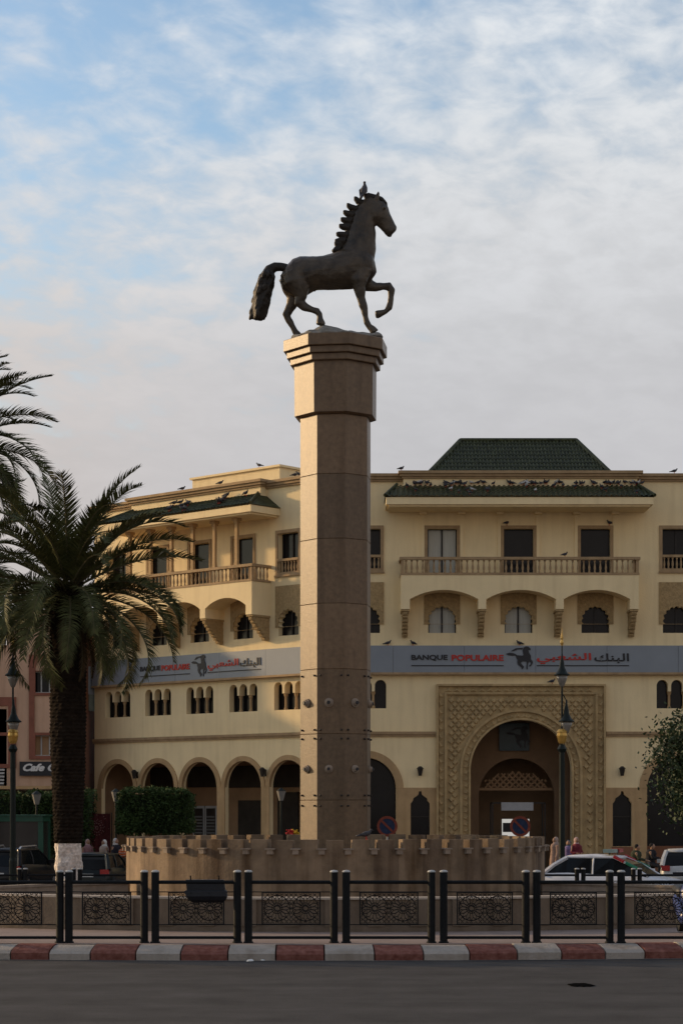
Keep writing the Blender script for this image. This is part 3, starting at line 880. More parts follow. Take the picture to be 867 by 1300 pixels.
b = B(PC_); b.box(split, xr - .31, -16, -.31, hz1 - .4, hz1 - .2); b.box(-40, split, -16, -.31, czp(822) - .4, czp(822) - .2); b.box(-40, xr, -16.2, -16, ZG, hz1 - .3); b.build('roof', M['conc'], cafe)
# red surround
b = B(PC_)
o0 = rect(w1[0], w1[1], czp(964), czp(831))
c = (w1[0] + w1[1]) / 2; hw = (w1[1] - w1[0]) / 2 - .3
inner1 = arch(c, 2 * hw, czp(852) + .02, czp(850), 18, (czp(833) - czp(850)))
b.prism(o0, .001, .07, holes=[rect(c - hw, c + hw, czp(879.5), czp(852.5)), rect(c - hw, c + hw, czp(959.5), czp(933.5)), rect(c - hw - .05, c + hw + .05, czp(930), czp(883)), inner1])
b.build('window_surround', M['cafered'], cafe)
for (y1_, y0_, cur) in ((852, 880, 0), (933, 960, 0)):
    f = B(PC_); s0, s1 = w1[0] + .25, w1[1] - .25
    f.box(s0, s1, -.25, -.2, czp(y0_), czp(y0_) + .06); f.box(s0, s1, -.25, -.2, czp(y1_) - .06, czp(y1_))
    for q in range(4):
        x = s0 + .3 + (s1 - s0 - .36) * q / 3; f.box(x - .03, x + .03, -.25, -.2, czp(y0_) + .06, czp(y1_) - .06)
    fo = f.build('window', M['shutter'], cafe)
    f = B(PC_); f.box(s0, s1, -.3, -.26, czp(y0_), czp(y1_)); f.build('pane', M['glass'] if y1_ == 852 else M['inner'], fo)
for k in range(6):
    c = cxp(-15) - k * 4.4
    f = B(PC_); 
    f.prism(rect(c - 1.35, c + 1.35, czp(975), czp(885)), .001, .07, holes=[rect(c - .98, c + .98, czp(930), czp(896)), rect(c - .98, c + .98, czp(970), czp(934))])
    f.build('window_surround', M['cafered'], cafe)
    f = B(PC_); f.box(c - .9, c + .9, -.28, -.22, czp(926), czp(900)); f.box(c - .9, c + .9, -.28, -.22, czp(985), czp(955)); f.build('window', M['glass'], cafe)
# ground floor: dark shopfront sheet, canopy above it
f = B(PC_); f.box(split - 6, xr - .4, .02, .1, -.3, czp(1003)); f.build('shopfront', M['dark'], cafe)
f = B(PC_); f.box(split - 6, xr - .2, .1, 1.0, czp(1002), czp(998)); f.build('canopy', M['stone_tan'], cafe)
# cafe sign
t = thing('cafe_sign', 'black sign board with white script lettering on the salmon building behind the palm', 'sign', PC_(cxp(58), .1, czp(985)))
b = B(PC_); b.box(cxp(26), cxp(96), .075, .17, czp(985), czp(967)); b.build('board', M['ink'], t)
put_text('Cafe Cape', PC_, cxp(30.5), cxp(93), czp(982), czp(969.5), .172, M['litter'], t, .045, .35)
t = thing('stair_slats', 'pale slatted awning panel on the salmon building at the left frame edge', 'awning', PC_(cxp(0), .1, czp(1000)))
b = B(PC_)
for k in range(6): 
    z = czp(1000) + k * .16; b.box(cxp(-30), cxp(7), .02 + (6 - k) * .05, .12 + (6 - k) * .05, z, z + .09)
b.build('slat_panel', M['shutter'], t)

# ------------------------------------------------------------------ monument column
DC = 52.; XC = (426 - CX) / FPX * DC
VA = [-75 + 45 * k for k in range(8)]
def octo(b, prof, c=(XC, DC)):
    rr = []
    for r_, z in prof:
        rr.append([b.V((c[0] + r_ * math.sin(R(a)), c[1] - r_ * math.cos(R(a)), z)) for a in VA])
    b.loft(rr)
gz0 = gz(DC) + KT
mon = thing('monument_column', 'tall octagonal brown stone column with a stepped capital rising from the fountain', 'column', (XC, DC, gz0))
seams = [gz0, 2.74, 4.40, 6.02, 7.66, 9.28, 10.90, 12.39]
RS = .92
for k in range(7):
    b = B(); z0, z1 = seams[k], seams[k + 1]
    j = .012
    octo(b, [(RS - .012, z0 + .001), (RS, z0 + j), (RS, z1 - j), (RS - .012, z1 - .001)])
    b.build('shaft_drum', M['slab%d' % ((0, 2, 0, 1, 0, 2, 1)[k])], mon)
b = B(); octo(b, [(RS - .02, gz0), (RS - .02, 12.4)]); b.build('shaft_core', M['joint'], mon)
b = B(); octo(b, [(.96, 12.391), (1.07, 12.43), (1.077, 13.70)]); octo(b, [(1.17, 13.703), (1.18, 13.72), (1.18, 13.86), (1.15, 13.868)])
octo(b, [(1.26, 13.871), (1.27, 13.885), (1.27, 14.03), (1.25, 14.038)]); octo(b, [(1.345, 14.041), (1.357, 14.055), (1.357, 14.32), (1.34, 14.335)])
b.build('capital', M['slab'], mon)
def face_frame(i):
    a = R(-75 + 45 * i + 22.5); nrm = Vector((math.sin(a), -math.cos(a), 0)); tan = Vector((math.cos(a), math.sin(a), 0))
    return Vector((XC, DC, 0)) + nrm * (RS * math.cos(R(22.5))), nrm, tan
for i in range(4):
    c, nn, tt = face_frame(i); hw = RS * math.sin(R(22.5))
    for z in (5.86, 4.50, 4.28, 2.86, 2.60):
        for sx_ in (-.75, .75):
            p = c + tt * hw * sx_ + Vector((0, 0, z))
            b = B(); b.tube([p - nn * .01, p + nn * .035, p + nn * .05], [.028, .026, .012], 6); b.build('bolt', M['frame_dark'], mon)
    for z, rr_ in ((5.18, .10), (3.52, .09)):
        p = c + Vector((0, 0, z)) - tt * .05
        b = B(); b.tube([p, p + nn * .04, p + nn * .05, p + nn * .09, p + nn * .10], [rr_ * 1.15, rr_ * 1.15, rr_ * .8, rr_ * .75, rr_ * .4], 14)
        so = b.build('spotlight', M['conc'], mon, smooth=False)
        b = B(); b.tube([p + nn * .09, p + nn * .13], [rr_ * .5, rr_ * .42], 10); b.build('lens', M['ink'], so)

# rock base + horse
def hp(zx, zy, y=0.): # 867-px crop of (300..520, 220..440) -> world on the column axis
    px = 300 + zx / 3.94; py = 220 + zy / 3.94
    return Vector(((px - CX) / FPX * DC, DC + y, CAMH + (HZ - py) / FPX * DC))
KU = 1 / 3.94 / FPX * DC
b = B()
random.seed(3)
blobs = [((440, 800), (62, 60, 36)), ((500, 805), (60, 70, 30)), ((390, 812), (60, 60, 24)), ((330, 822), (60, 60, 18)), ((570, 815), (80, 70, 24)), ((640, 820), (70, 60, 20)), ((690, 822), (45, 50, 18)), ((470, 825), (200, 170, 14))]
for (p, r_) in blobs:
    b.ell(tuple(hp(p[0], p[1], random.uniform(-.1, .1))), tuple(k * KU for k in r_), 12, 8)
me = remesh(b, 'rock', .035, 3)
for v in me.vertices: v.co += Vector((0, 0, 1)) * mnoise.noise(v.co * 4) * .05
base = hp(470, 830)
rock = tag(mesh_obj(me, 'rock_base', M['rock'], loc=tuple(base)), 'pale grey rock mound under the horse on top of the column', 'rock', kind='thing')

def chain(b, pts, n=14, yoff=0.):
    """pts: (zx,zy, r_in_plane, r_depth, y)"""
    P = [hp(p[0], p[1], p[4] + yoff) for p in pts]; pts = [(p[0], p[1], p[2] * 1.06 + .6, p[3] * 1.06, p[4]) for p in pts]
    rr = []
    for i, p in enumerate(pts):
        a = P[max(i - 1, 0)]; c = P[min(i + 1, len(P) - 1)]; ax = (c - a).normalized()
        nrm = Vector((0, 1, 0)).cross(ax).normalized()
        dy = ax.cross(nrm).normalized()
        rr.append([b.V(tuple(P[i] + nrm * (p[2] * KU * math.cos(2 * PI * k / n)) + dy * (p[3] * KU * math.sin(2 * PI * k / n)))) for k in range(n)])
    b.loft(rr)
b = B()
# trunk: barrel from rump to chest
chain(b, [(227, 508, 14, 12, 0), (233, 510, 36, 30, 0), (246, 516, 62, 50, 0), (285, 522, 88, 66, 0), (335, 512, 92, 72, 0), (385, 502, 80, 72, 0), (440, 499, 79, 74, 0), (500, 490, 86, 74, 0), (550, 480, 96, 72, 0),
          (600, 468, 100, 66, 0), (645, 468, 88, 58, 0), (680, 470, 55, 42, 0), (697, 468, 25, 22, 0)], 20)
# neck
chain(b, [(590, 450, 92, 56, 0), (607, 405, 84, 48, 0), (622, 355, 74, 40, 0), (628, 305, 66, 34, 0), (634, 255, 58, 30, 0), (648, 205, 54, 27, 0), (668, 165, 46, 25, 0), (690, 140, 30, 20, 0)], 18)
# head
chain(b, [(665, 150, 30, 22, 0), (690, 178, 56, 30, 0), (712, 205, 56, 31, 0), (733, 232, 42, 27, 0), (752, 256, 36, 24, 0), (768, 276, 32, 22, 0), (780, 288, 30, 21, 0), (787, 296, 20, 16, 0)], 16)
chain(b, [(752, 290, 14, 14, 0), (768, 306, 14, 14, 0), (776, 307, 10, 10, 0)], 10)     # lower lip
chain(b, [(700, 225, 26, 24, 0), (712, 238, 20, 22, 0)], 10)                            # cheek
for s in (-1, 1):   # ears, brow, nostril
    chain(b, [(698, 140, 13, 9, s * .07), (705, 120, 12, 8, s * .08), (712, 96, 4, 4, s * .085)], 8)
    chain(b, [(640, 470, 34, 16, s * .2), (612, 400, 30, 12, s * .17), (600, 360, 14, 8, s * .12)], 10)
    chain(b, [(560, 560, 10, 8, s * .2), (450, 545, 12, 8, s * .27), (350, 535, 10, 8, s * .24)], 8)
    b.ell(tuple(hp(738, 180, s * .145)), (12 * KU, 6 * KU, 9 * KU), 8, 6)
    b.ell(tuple(hp(787, 283, s * .08)), (7 * KU, 5 * KU, 6 * KU), 8, 6)
# near (camera side) y negative
YN = -.20; YF = .20
# standing foreleg
chain(b, [(612, 490, 66, 28, YN * .9), (608, 545, 46, 28, YN), (614, 585, 29, 22, YN), (624, 630, 20, 16, YN), (634, 668, 20, 16, YN), (640, 690, 16, 13, YN), (646, 725, 13, 11, YN), (652, 755, 15, 13, YN), (664, 775, 15, 14, YN), (680, 790, 19, 18, YN), (690, 806, 24, 20, YN)], 12)
# raised foreleg
chain(b, [(640, 520, 48, 28, YF * .7), (662, 553, 30, 24, YF), (700, 560, 22, 19, YF), (735, 556, 18, 16, YF), (762, 556, 22, 17, YF), (776, 575, 18, 15, YF), (773, 610, 13, 12, YF), (770, 640, 14, 12, YF), (764, 662, 16, 13, YF), (748, 682, 12, 11, YF), (728, 688, 15, 14, YF), (705, 696, 20, 17, YF), (694, 698, 16, 14, YF)], 12)
# near hind leg, bent
chain(b, [(298, 505, 74, 38, YN * .8), (306, 552, 66, 36, YN), (322, 596, 44, 28, YN), (324, 630, 27, 20, YN), (318, 658, 26, 16, YN), (342, 678, 20, 13, YN), (378, 692, 15, 12, YN), (405, 700, 17, 13, YN), (417, 715, 15, 12, YN), (420, 738, 15, 14, YN), (423, 760, 20, 18, YN), (421, 768, 19, 17, YN)], 12)
# far hind leg, standing
chain(b, [(285, 520, 68, 34, YF * .8), (288, 575, 56, 32, YF), (288, 618, 36, 24, YF), (274, 655, 25, 18, YF), (250, 700, 22, 15, YF), (262, 722, 16, 12, YF), (280, 755, 13, 11, YF), (294, 782, 15, 12, YF), (306, 796, 17, 15, YF), (313, 812, 22, 19, YF)], 12)
chain(b, [(385, 575, 14, 14, 0), (400, 588, 10, 10, 0)], 8)
me = remesh(b, 'horse_body', .022, 3)
for v in me.vertices:
    q = v.co * 3.2; v.co += v.normal * (mnoise.noise(q) * .02 + mnoise.noise(q * 3) * .006)
hroot = thing('horse_statue', 'dark bronze horse statue prancing with one foreleg raised on top of the column', 'statue', tuple(hp(500, 812)))
mesh_obj(me, 'body', M['bronze'], hroot)
b = B()
crest = [(478, 392), (510, 372), (535, 345), (548, 312), (556, 280), (566, 248), (578, 215), (595, 182), (618, 155), (645, 135), (690, 118)]
chain(b, [(c_[0] + 4, c_[1] + 4, 13, 14, 0) for c_ in crest], 10)
tips = [((505, 350), (490, 350)), ((530, 335), (492, 338)), ((545, 306), (499, 303)), ((552, 268), (513, 262)), ((560, 236), (521, 229)), ((572, 205), (534, 193)), ((590, 176), (551, 158)), ((625, 148), (588, 124)), ((505, 375), (480, 388))]
for (a, t) in tips:
    for sy in (-.045, .045):
        chain(b, [(a[0] + 16, a[1] + 6, 16, 11, sy), ((a[0] + t[0]) / 2, (a[1] + t[1]) / 2 + 3, 13, 9, sy * 1.3), (t[0] + 6, t[1] + 1, 9, 7, sy * 1.5), (t[0], t[1] - 2, 4, 4, sy * 1.5)], 8)
for s in (-1, 1):
    chain(b, [(640, 122, 14, 10, s * .03), (660, 112, 14, 9, s * .03), (690, 118, 12, 9, s * .02), (725, 128, 10, 8, s * .02), (748, 150, 7, 6, s * .02), (755, 175, 3, 4, 0)], 8)
me = remesh(b, 'mane', .02, 2); mesh_obj(me, 'mane', M['bronze_mane'], hroot)
b = B()
chain(b, [(290, 488, 18, 16, 0), (262, 478, 20, 18, 0), (238, 471, 20, 17, 0), (222, 468, 20, 17, 0), (195, 468, 22, 19, 0), (170, 482, 26, 22, 0), (157, 510, 32, 26, 0), (147, 550, 38, 30, 0), (136, 595, 42, 32, 0), (125, 640, 40, 32, 0), (115, 685, 36, 28, 0), (107, 718, 30, 22, 0), (104, 734, 24, 14, 0)], 14)
random.seed(5)
for k in range(70):
    t = .12 + .88 * random.random(); x = 165 - 62 * t; y = 480 + 240 * t; w = 30 * math.sin(PI * min(1, .25 + t * .7))
    s = random.choice((-1, 1)); dx = random.uniform(-1, 1) * w
    dp = s * (.10 + .07 * (1 - abs(dx) / (w + 1))); chain(b, [(x + dx, y - 22, 5, 5, dp * .8), (x + dx * 1.12 + 4, y - 6, 9, 9, dp * 1.15), (x + dx * 1.22 - 2, y + 8, 8, 8, dp * 1.2), (x + dx * 1.35 - 7, y + 24, 2.5, 3, dp)], 6)
for k in range(15):
    t = .1 + .9 * k / 14.; x = 158 - 52 * t; y = 500 + 222 * t; w = 26 + 12 * math.sin(PI * min(1, .15 + t * .7))
    for s in (-1, 1):
        e = random.uniform(.9, 1.15)
        chain(b, [(x + s * w * .8, y - 16, 10, 14, 0), (x + s * w * e + 1, y - 2, 10, 12, 0), (x + s * (w * e + 5) - 2, y + 11, 4, 5, 0)], 8)
me = remesh(b, 'tail', .020, 1); mesh_obj(me, 'tail', M['bronze_mane'], hroot)

# ------------------------------------------------------------------ fountain basin
RF = 5.28; FZ0 = gz(47) + KT; RT = 1.81
ft = thing('fountain_basin', 'round stained beige stone fountain basin with notched parapet around the column foot', 'fountain', (XC, DC, gz0))
NM = 56; b = B(); wt = .3
def cyl_pt(r_, a, z): return (XC + r_ * math.sin(a), DC - r_ * math.cos(a), z)
zn = RT - .22
for k in range(NM):
    a0 = 2 * PI * (k - .5) / NM; a1 = 2 * PI * (k + .5) / NM; m0 = a0 + (a1 - a0) * .16; m1 = a1 - (a1 - a0) * .16
    # body panel
    b.m = (k * 7 + k // 3) % 3
    seq = [a0 + (a1 - a0) * q / 3 for q in range(4)]
    for q in range(3):
        for rr_, zz0, zz1 in ((RF, gz0 - .3, zn), (RF - wt, gz0, zn)):
            b.quad(cyl_pt(rr_, seq[q], zz0), cyl_pt(rr_, seq[q + 1], zz0), cyl_pt(rr_, seq[q + 1], zz1), cyl_pt(rr_, seq[q], zz1))
        b.quad(cyl_pt(RF, seq[q], zn), cyl_pt(RF, seq[q + 1], zn), cyl_pt(RF - wt, seq[q + 1], zn), cyl_pt(RF - wt, seq[q], zn))
    jz = random.uniform(-.012, .012)
    P = [cyl_pt(rr_, a, z) for z in (zn, RT + jz) for rr_ in (RF, RF - wt) for a in (m0, m1)]
    i = [b.V(p) for p in P]
    for q in ((0, 1, 5, 4), (2, 3, 7, 6), (0, 2, 6, 4), (1, 3, 7, 5), (4, 5, 7, 6)): b.F(*[i[x] for x in q])
b.build('parapet_wall', [M['fount0'], M['fount1'], M['fount2']], ft)
b = B(); b.lathe([(.9, 1.0), (RF - wt, 1.0)], (XC, DC), 48, cap=False); b.build('water', mat('dark_water', (.02, .03, .03), .08, .2, 1, .1, 8, spec=.6), ft)
for k in range(NM):     # stone spouts in the notches
    a = 2 * PI * (k + .5) / NM
    if math.cos(a) < -.35: continue
    b = B(); da = .021 
    for (r0, r1, z0, z1, w) in ((RF - .28, RF + .12, zn - .005, zn + .025, 1.0), (RF + .001, RF + .10, zn - .11, zn - .006, .62)):
        P = [cyl_pt(rr_, a + s * da * w, z) for z in (z0, z1) for rr_ in (r0, r1) for s in (-1, 1)]
        i = [b.V(p) for p in P]
        for q in ((0, 1, 3, 2), (4, 5, 7, 6), (0, 1, 5, 4), (2, 3, 7, 6), (0, 2, 6, 4), (1, 3, 7, 5)): b.F(*[i[x] for x in q])
    b.build('spout', M['conc'], ft)

# low curved wall in front of the fountain
RW = 13.0
b = B(); c2 = B()
n = 60; rr = []; cc = []
for k in range(n + 1):
    a = -R(44) + R(88) * k / n
    def q(r_, dz, gnd=True):
        x = XC + r_ * math.sin(a); y = 51 - r_ * math.cos(a); return x, y, dz
    g0 = gz(51 - RW * math.cos(a)) + KT
    rr.append([b.V(q(RW, g0 - .05)), b.V(q(RW, g0 + .1)), b.V(q(RW - .04, g0 + .1)), b.V(q(RW - .04, .83)), b.V(q(RW - .26, .83)), b.V(q(RW - .26, g0 - .05))])
    cc.append([c2.V(q(RW - .0, .832)), c2.V(q(RW - .0, .872)), c2.V(q(RW - .3, .872)), c2.V(q(RW - .3, .832))])
b.loft(rr); c2.loft(cc)
lw = tag(b.build('low_wall', M['wallstone'], loc=(XC, 38, .24)), 'low curved stone wall with pale coping behind the black railing', 'wall')
cw = c2.build('coping', M['coping'], lw)
for k in range(25):      # pilaster strips on the wall
    a = -R(42) + R(84) * k / 24
    b = B(); g0 = gz(51 - RW * math.cos(a)) + KT
    for (r0, r1) in ((RW - .045, RW + .02),):
        P = [(XC + r_ * math.sin(a + s * .012), 51 - r_ * math.cos(a + s * .012), z) for z in (g0 + .1, .831) for r_ in (r0, r1) for s in (-1, 1)]
        i = [b.V(p) for p in P]
        for q_ in ((0, 1, 3, 2), (4, 5, 7, 6), (0, 1, 5, 4), (2, 3, 7, 6), (0, 2, 6, 4), (1, 3, 7, 5)): b.F(*[i[x] for x in q_])
    b.build('pilaster', M['wallstone'], lw)
# curved bench walls running out from the basin on each side
for sg, lb in ((-1, 'curved beige stone bench wall left of the fountain'), (1, 'curved beige stone bench wall right of the fountain')):
    b = B(); rows = []
    P0 = at(163 if sg < 0 else 688, 1119, 49.5); P1 = at(-60 if sg < 0 else 930, 1128, 45.)
    for k in range(13):
        t = k / 12; p = P0.lerp(P1, t); p.y += 1.0 * math.sin(PI * t) * .6
        z1 = P0.z + (P1.z - P0.z) * t; g0 = gz(p.y)
        rows.append([b.V((p.x, p.y, g0)), b.V((p.x, p.y, z1 - .06)), b.V((p.x, p.y - .05, z1 - .06)), b.V((p.x, p.y - .05, z1)), b.V((p.x, p.y + .45, z1)), b.V((p.x, p.y + .45, g0))])
    b.loft(rows); tag(b.build('bench_wall', M['conc'], loc=(P0.x, P0.y, 0)), lb, 'wall', 'bench walls beside the fountain')

# ------------------------------------------------------------------ black railing
YF_ = 34.77; SF = FPX / YF_; FG = KT + gz(YF_)
def fxp(px): return (px - CX) / SF
panel_mesh = {}
def lattice(b, x0, x1, z0, z1, y):
    """pierced arabesque: two rosettes in a field of small stars"""
    t = .006; w = x1 - x0; h = z1 - z0
    def bar(p, q, th=.0065):
        b.tube([(p[0], y, p[1]), (q[0], y, q[1])], th, 4)
    cs = [(x0 + w * .25, z0 + h * .5), (x0 + w * .75, z0 + h * .5)]
    Rr = min(h * .42, w * .232)
    for c in cs:
        N = 16
        for rad, th in ((.045, .011), (Rr * .42, .006), (Rr, .008)):
            for k in range(N):
                a, e = 2 * PI * k / N, 2 * PI * (k + 1) / N
                bar((c[0] + rad * math.cos(a), c[1] + rad * math.sin(a)), (c[0] + rad * math.cos(e), c[1] + rad * math.sin(e)), th)
        for k in range(N):
            a = 2 * PI * (k + .5) / N; d = PI / N
            bar((c[0] + .045 * math.cos(a), c[1] + .045 * math.sin(a)), (c[0] + Rr * .72 * math.cos(a), c[1] + Rr * .72 * math.sin(a)), .008)
            for sg in (-1, 1):
                bar((c[0] + Rr * .72 * math.cos(a), c[1] + Rr * .72 * math.sin(a)), (c[0] + Rr * math.cos(a + sg * d), c[1] + Rr * math.sin(a + sg * d)), .007)
    # field of small octagons / crosses outside the rosettes
    g = h / 7.; nx = int(w / g)
    for i in range(nx + 1):
        for j in range(8):
            cx_ = x0 + w * i / nx; cz_ = z0 + h * j / 7
            if min(math.hypot(cx_ - c[0], cz_ - c[1]) for c in cs) < Rr + g * .15: continue
            pts = [(cx_ + g * .40 * math.cos(a), cz_ + g * .40 * math.sin(a)) for a in [2 * PI * k / 8 + PI / 8 for k in range(8)]]
            for k in range(8):
                p, q = pts[k], pts[(k + 1) % 8]
                if x0 < min(p[0], q[0]) and max(p[0], q[0]) < x1 and z0 < min(p[1], q[1]) and max(p[1], q[1]) < z1: bar(p, q, .006)
            for (dx, dz) in ((1, 0), (0, 1)):
                p = (cx_ + dx * g * .38, cz_ + dz * g * .38); q = (cx_ + dx * g * .62, cz_ + dz * g * .62)
                if q[0] < x1 and q[1] < z1 and p[0] > x0 and p[1] > z0: bar(p, q, .006)
def fence_section(xa, xb, y, g, lab, name='railing_section', group='black railing sections along the kerb'):
    """posts centred at xa and xb"""
    t = thing(name, lab, 'railing', ((xa + xb) / 2, y, g), group)
    for x in (xa, xb):
        b = B(); b.lathe([(.085, g), (.085, g + .02), (.066, g + .03), (.066, g + 1.20)], (x, y), 16); po_ = b.build('post', M['fence'], t, smooth=False)
        b = B(); b.lathe([(.070, g + 1.201), (.070, g + 1.215), (.05, g + 1.232), (.012, g + 1.238)], (x, y), 16); b.build('post_cap', M['capw'], po_)
    b = B(); b.tube([(xa + .06, y, g + 1.03), (xb - .06, y, g + 1.03)], .032, 10); b.tube([(xa + .06, y, g + .09), (xb - .06, y, g + .09)], .026, 10)
    b.tube([(xa + .06, y, g + .865), (xb - .06, y, g + .865)], .009, 6); b.tube([(xa + .06, y, g + .31), (xb - .06, y, g + .31)], .009, 6)
    b.build('rail', M['fence'], t)
    c = (xa + xb) / 2; hw = min(.50, (xb - xa) / 2 - .22); z0, z1 = g + .31, g + .865
    b = B()
    b.box(c - hw, c - hw + .022, y - .015, y + .015, z0, z1); b.box(c + hw - .022, c + hw, y - .015, y + .015, z0, z1)
    b.box(c - hw, c + hw, y - .012, y + .012, z1 - .018, z1); b.box(c - hw, c + hw, y - .012, y + .012, z0, z0 + .018)
    lattice(b, c - hw + .02, c + hw - .02, z0 + .015, z1 - .015, y)
    b.build('lattice_panel', M['fence'], t)
    return t
secs = [(-43, 76.5), (88, 183.5), (197.5, 301.5), (315.5, 424), (439.5, 547.5), (563, 667), (681, 773.5), (788, 885)]
sl = ['leftmost, cut by the frame', 'second from left, before the white trunk base', 'carrying a black box, third from left', 'in front of the basin left of the column', 'in front of the basin right of the column',
      'in front of the right end of the basin', 'second from right, below the police car', 'rightmost, cut by the frame']
for (a, e), l in zip(secs, sl): fence_section(fxp(a), fxp(e), YF_, FG, 'black railing section with pierced arabesque panel, ' + l)
# black box fixture hanging from the rail
xa, xb = fxp(236), fxp(289)
t = thing('hanging_box', 'black rounded box hanging from the top rail of the third railing section', 'box', (fxp(262), YF_ + .1, FG + .6))
b = B()
zt_ = CAMH + (HZ - 1117) / SF; zm = CAMH + (HZ - 1130) / SF; zl = CAMH + (HZ - 1146) / SF
rows = []
for (z, s0, s1, dy) in ((zm, 237.5, 286, .10), (zt_ - .0, 236, 284, .09)):
    rows.append([b.V((fxp(s0), YF_ + .08 - dy, z)), b.V((fxp(s1), YF_ + .08 - dy, z)), b.V((fxp(s1), YF_ + .08 + dy, z)), b.V((fxp(s0), YF_ + .08 + dy, z))])
b.loft(rows); b.build('upper_housing', M['black'], t)
b = B(); rows = []
for (z, s0, s1, dy) in ((zl, 245, 283, .07), (zl + .05, 240, 287, .12), (zl + .11, 237, 288.5, .14), (zm - .02, 234, 288, .13), (zm - .003, 237, 286, .12)):
    rows.append([b.V((fxp(s0), YF_ + .08 - dy, z)), b.V((fxp(s1), YF_ + .08 - dy, z)), b.V((fxp(s1), YF_ + .08 + dy, z)), b.V((fxp(s0), YF_ + .08 + dy, z))])
b.loft(rows); b.build('lower_housing', M['black'], t)
b = B(); 
for s in (243, 266): b.tube([(fxp(s), YF_ + .02, zm - .05), (fxp(s), YF_ - .06, zm - .05)], .012, 6)
b.tube([(fxp(242), YF_ + .05, zt_), (fxp(242), YF_, zt_ + .07)], .012, 6); b.tube([(fxp(278), YF_ + .05, zt_), (fxp(278), YF_, zt_ + .07)], .012, 6)
b.build('hook', M['fence'], t)
# far railing on the other side of the roundabout
YR = 58.7; SR = FPX / YR; gR = CAMH + (HZ - 1102) / SR - 1.235
def frx(px): return (px - CX) / SR
for (a, e), l in zip([(-43, 25), (33, 94), (102, 165)], ['leftmost one behind the fountain wall', 'behind the fountain wall in front of the dark hatchback', 'behind the fountain wall before the whitewashed trunk']):
    fence_section(frx(a), frx(e), YR, gR, 'far black railing section, ' + l, group='far black railing sections beyond the fountain')
for (a, e), l in zip([(672, 732), (740, 803.5), (811.5, 876)], ['by the fountain, below the police car door', 'below the bonnet of the police car', 'below the pale car at the right edge']):
    fence_section(frx(a), frx(e), YR, gR, 'far black railing section, ' + l, group='far black railing sections beyond the fountain')

# litter, drain
b = B()
random.seed(11)
def crumple(b, p, r_):
    vs = [Vector((random.gauss(0, 1), random.gauss(0, 1), random.gauss(0, .5))).normalized() * r_ * random.uniform(.6, 1.2) for _ in range(9)]
    bm = bmesh.new()
    for v in vs: bm.verts.new(v + Vector(p))
    h = bmesh.ops.convex_hull(bm, input=bm.verts); bm.verts.ensure_lookup_table(); bm.verts.index_update()
    off = len(b.v)
    for v in bm.verts: b.v.append(v.co.copy())
    for f in bm.faces: b.f.append(tuple(off + v.index for v in f.verts)); b.mi.append(0)
    bm.free()
for i, (px, r_, lb) in enumerate(((319, .07, 'crumpled white litter at the kerb foot, larger piece on the left'), (333, .05, 'crumpled white litter at the kerb foot, smaller piece on the right'))):
    p = at(px, 1219, 33.7); b = B(); crumple(b, (p.x, 33.65, .03), r_); b.v = [Vector((v.x if True else 0, v.y, max(.006, v.z * .7))) for v in b.v]
    tag(b.build('litter_scrap', M['litter'], loc=(p.x, 33.65, 0)), lb, 'litter', 'litter along the kerb')
p = Vector(((737 - CX) / FPX * (FPX * 2.5 / 223), FPX * 2.5 / 223, 0))
b = B(); rr = []
pts = [(math.cos(2 * PI * k / 24) * .2 * random.uniform(.8, 1.15), math.sin(2 * PI * k / 24) * .28 * random.uniform(.8, 1.15)) for k in range(24)]
i0 = [b.V((p.x + x, p.y + y, .004)) for x, y in pts]; i1 = [b.V((p.x + x * .9, p.y + y * .9, .014)) for x, y in pts]
b.loft([i0, i1]); tag(b.build('tar_patch', mat('tar', (.006, .006, .006), 1., 0, spec=0.), loc=tuple(p)), 'small dark tar lump on the asphalt at the lower right', 'tar patch')

# ------------------------------------------------------------------ palms
def frond_mesh(Ln, droop, lift, seed, leafy=1., mname='frond'):
    rnd = random.Random(seed); b = B()
    pts = []; p = Vector((0, 0, 0)); ang = lift; n = 16
    for k in range(n + 1):
        pts.append(p.copy()); t = k / n
        p = p + Vector((math.cos(ang), 0, math.sin(ang))) * (Ln / n)
        ang -= droop / n * (.35 + 1.5 * t)
    tw = rnd.uniform(-.5, .5)
    b.m = 1; b.tube(pts, [.035 * (1 - .85 * k / n) + .004 for k in range(n + 1)], 5)
    b.m = 0
    NL = 74
    for s in (-1, 1):
        for k in range(NL):
            t = .08 + .92 * (k + rnd.random() * .6) / NL
            f = t * n; i = min(n - 1, int(f)); q = pts[i].lerp(pts[i + 1], f - i); d = (pts[i + 1] - pts[i]).normalized()
            up = Vector((0, 1, 0)).cross(d) * -1
            ll = (.14 + .43 * math.sin(PI * min(1, .12 + t * .85)) ** .7) * leafy * rnd.uniform(.85, 1.1) * (Ln / 3.7) * (1 if t < .9 else .75)
            va = math.radians(rnd.uniform(12, 40)); 
            side = Vector((0, s, 0)) * math.cos(va) + up * math.sin(va)
            fw = .55 + .5 * t
            dr = (side + d * fw).normalized()
            tip = q + dr * ll + Vector((0, 0, -.16 * ll))
            mid = q + dr * ll * .5
            w = .021 * rnd.uniform(.8, 1.3); wv = d * w
            a = b.V(tuple(q - wv)); c = b.V(tuple(q + wv)); e = b.V(tuple(mid + wv * 1.1)); g_ = b.V(tuple(mid - wv * 1.1)); h = b.V(tuple(tip))
            b.F(a, c, e, g_); b.F(g_, e, h)
    me = bpy.data.meshes.new(mname); me.from_pydata([tuple(v) for v in b.v], [], b.f)
    for pl_, mi in zip(me.polygons, b.mi): pl_.material_index = mi
    return me
FR = [frond_mesh(3.7, d, 0, 20 + i) for i, d in enumerate((.7, 1.0, 1.25, 1.5, .85, 1.15))]
FRL = [frond_mesh(4.1, d, 0, 60 + i) for i, d in enumerate((1.6, 1.9, 2.2))]
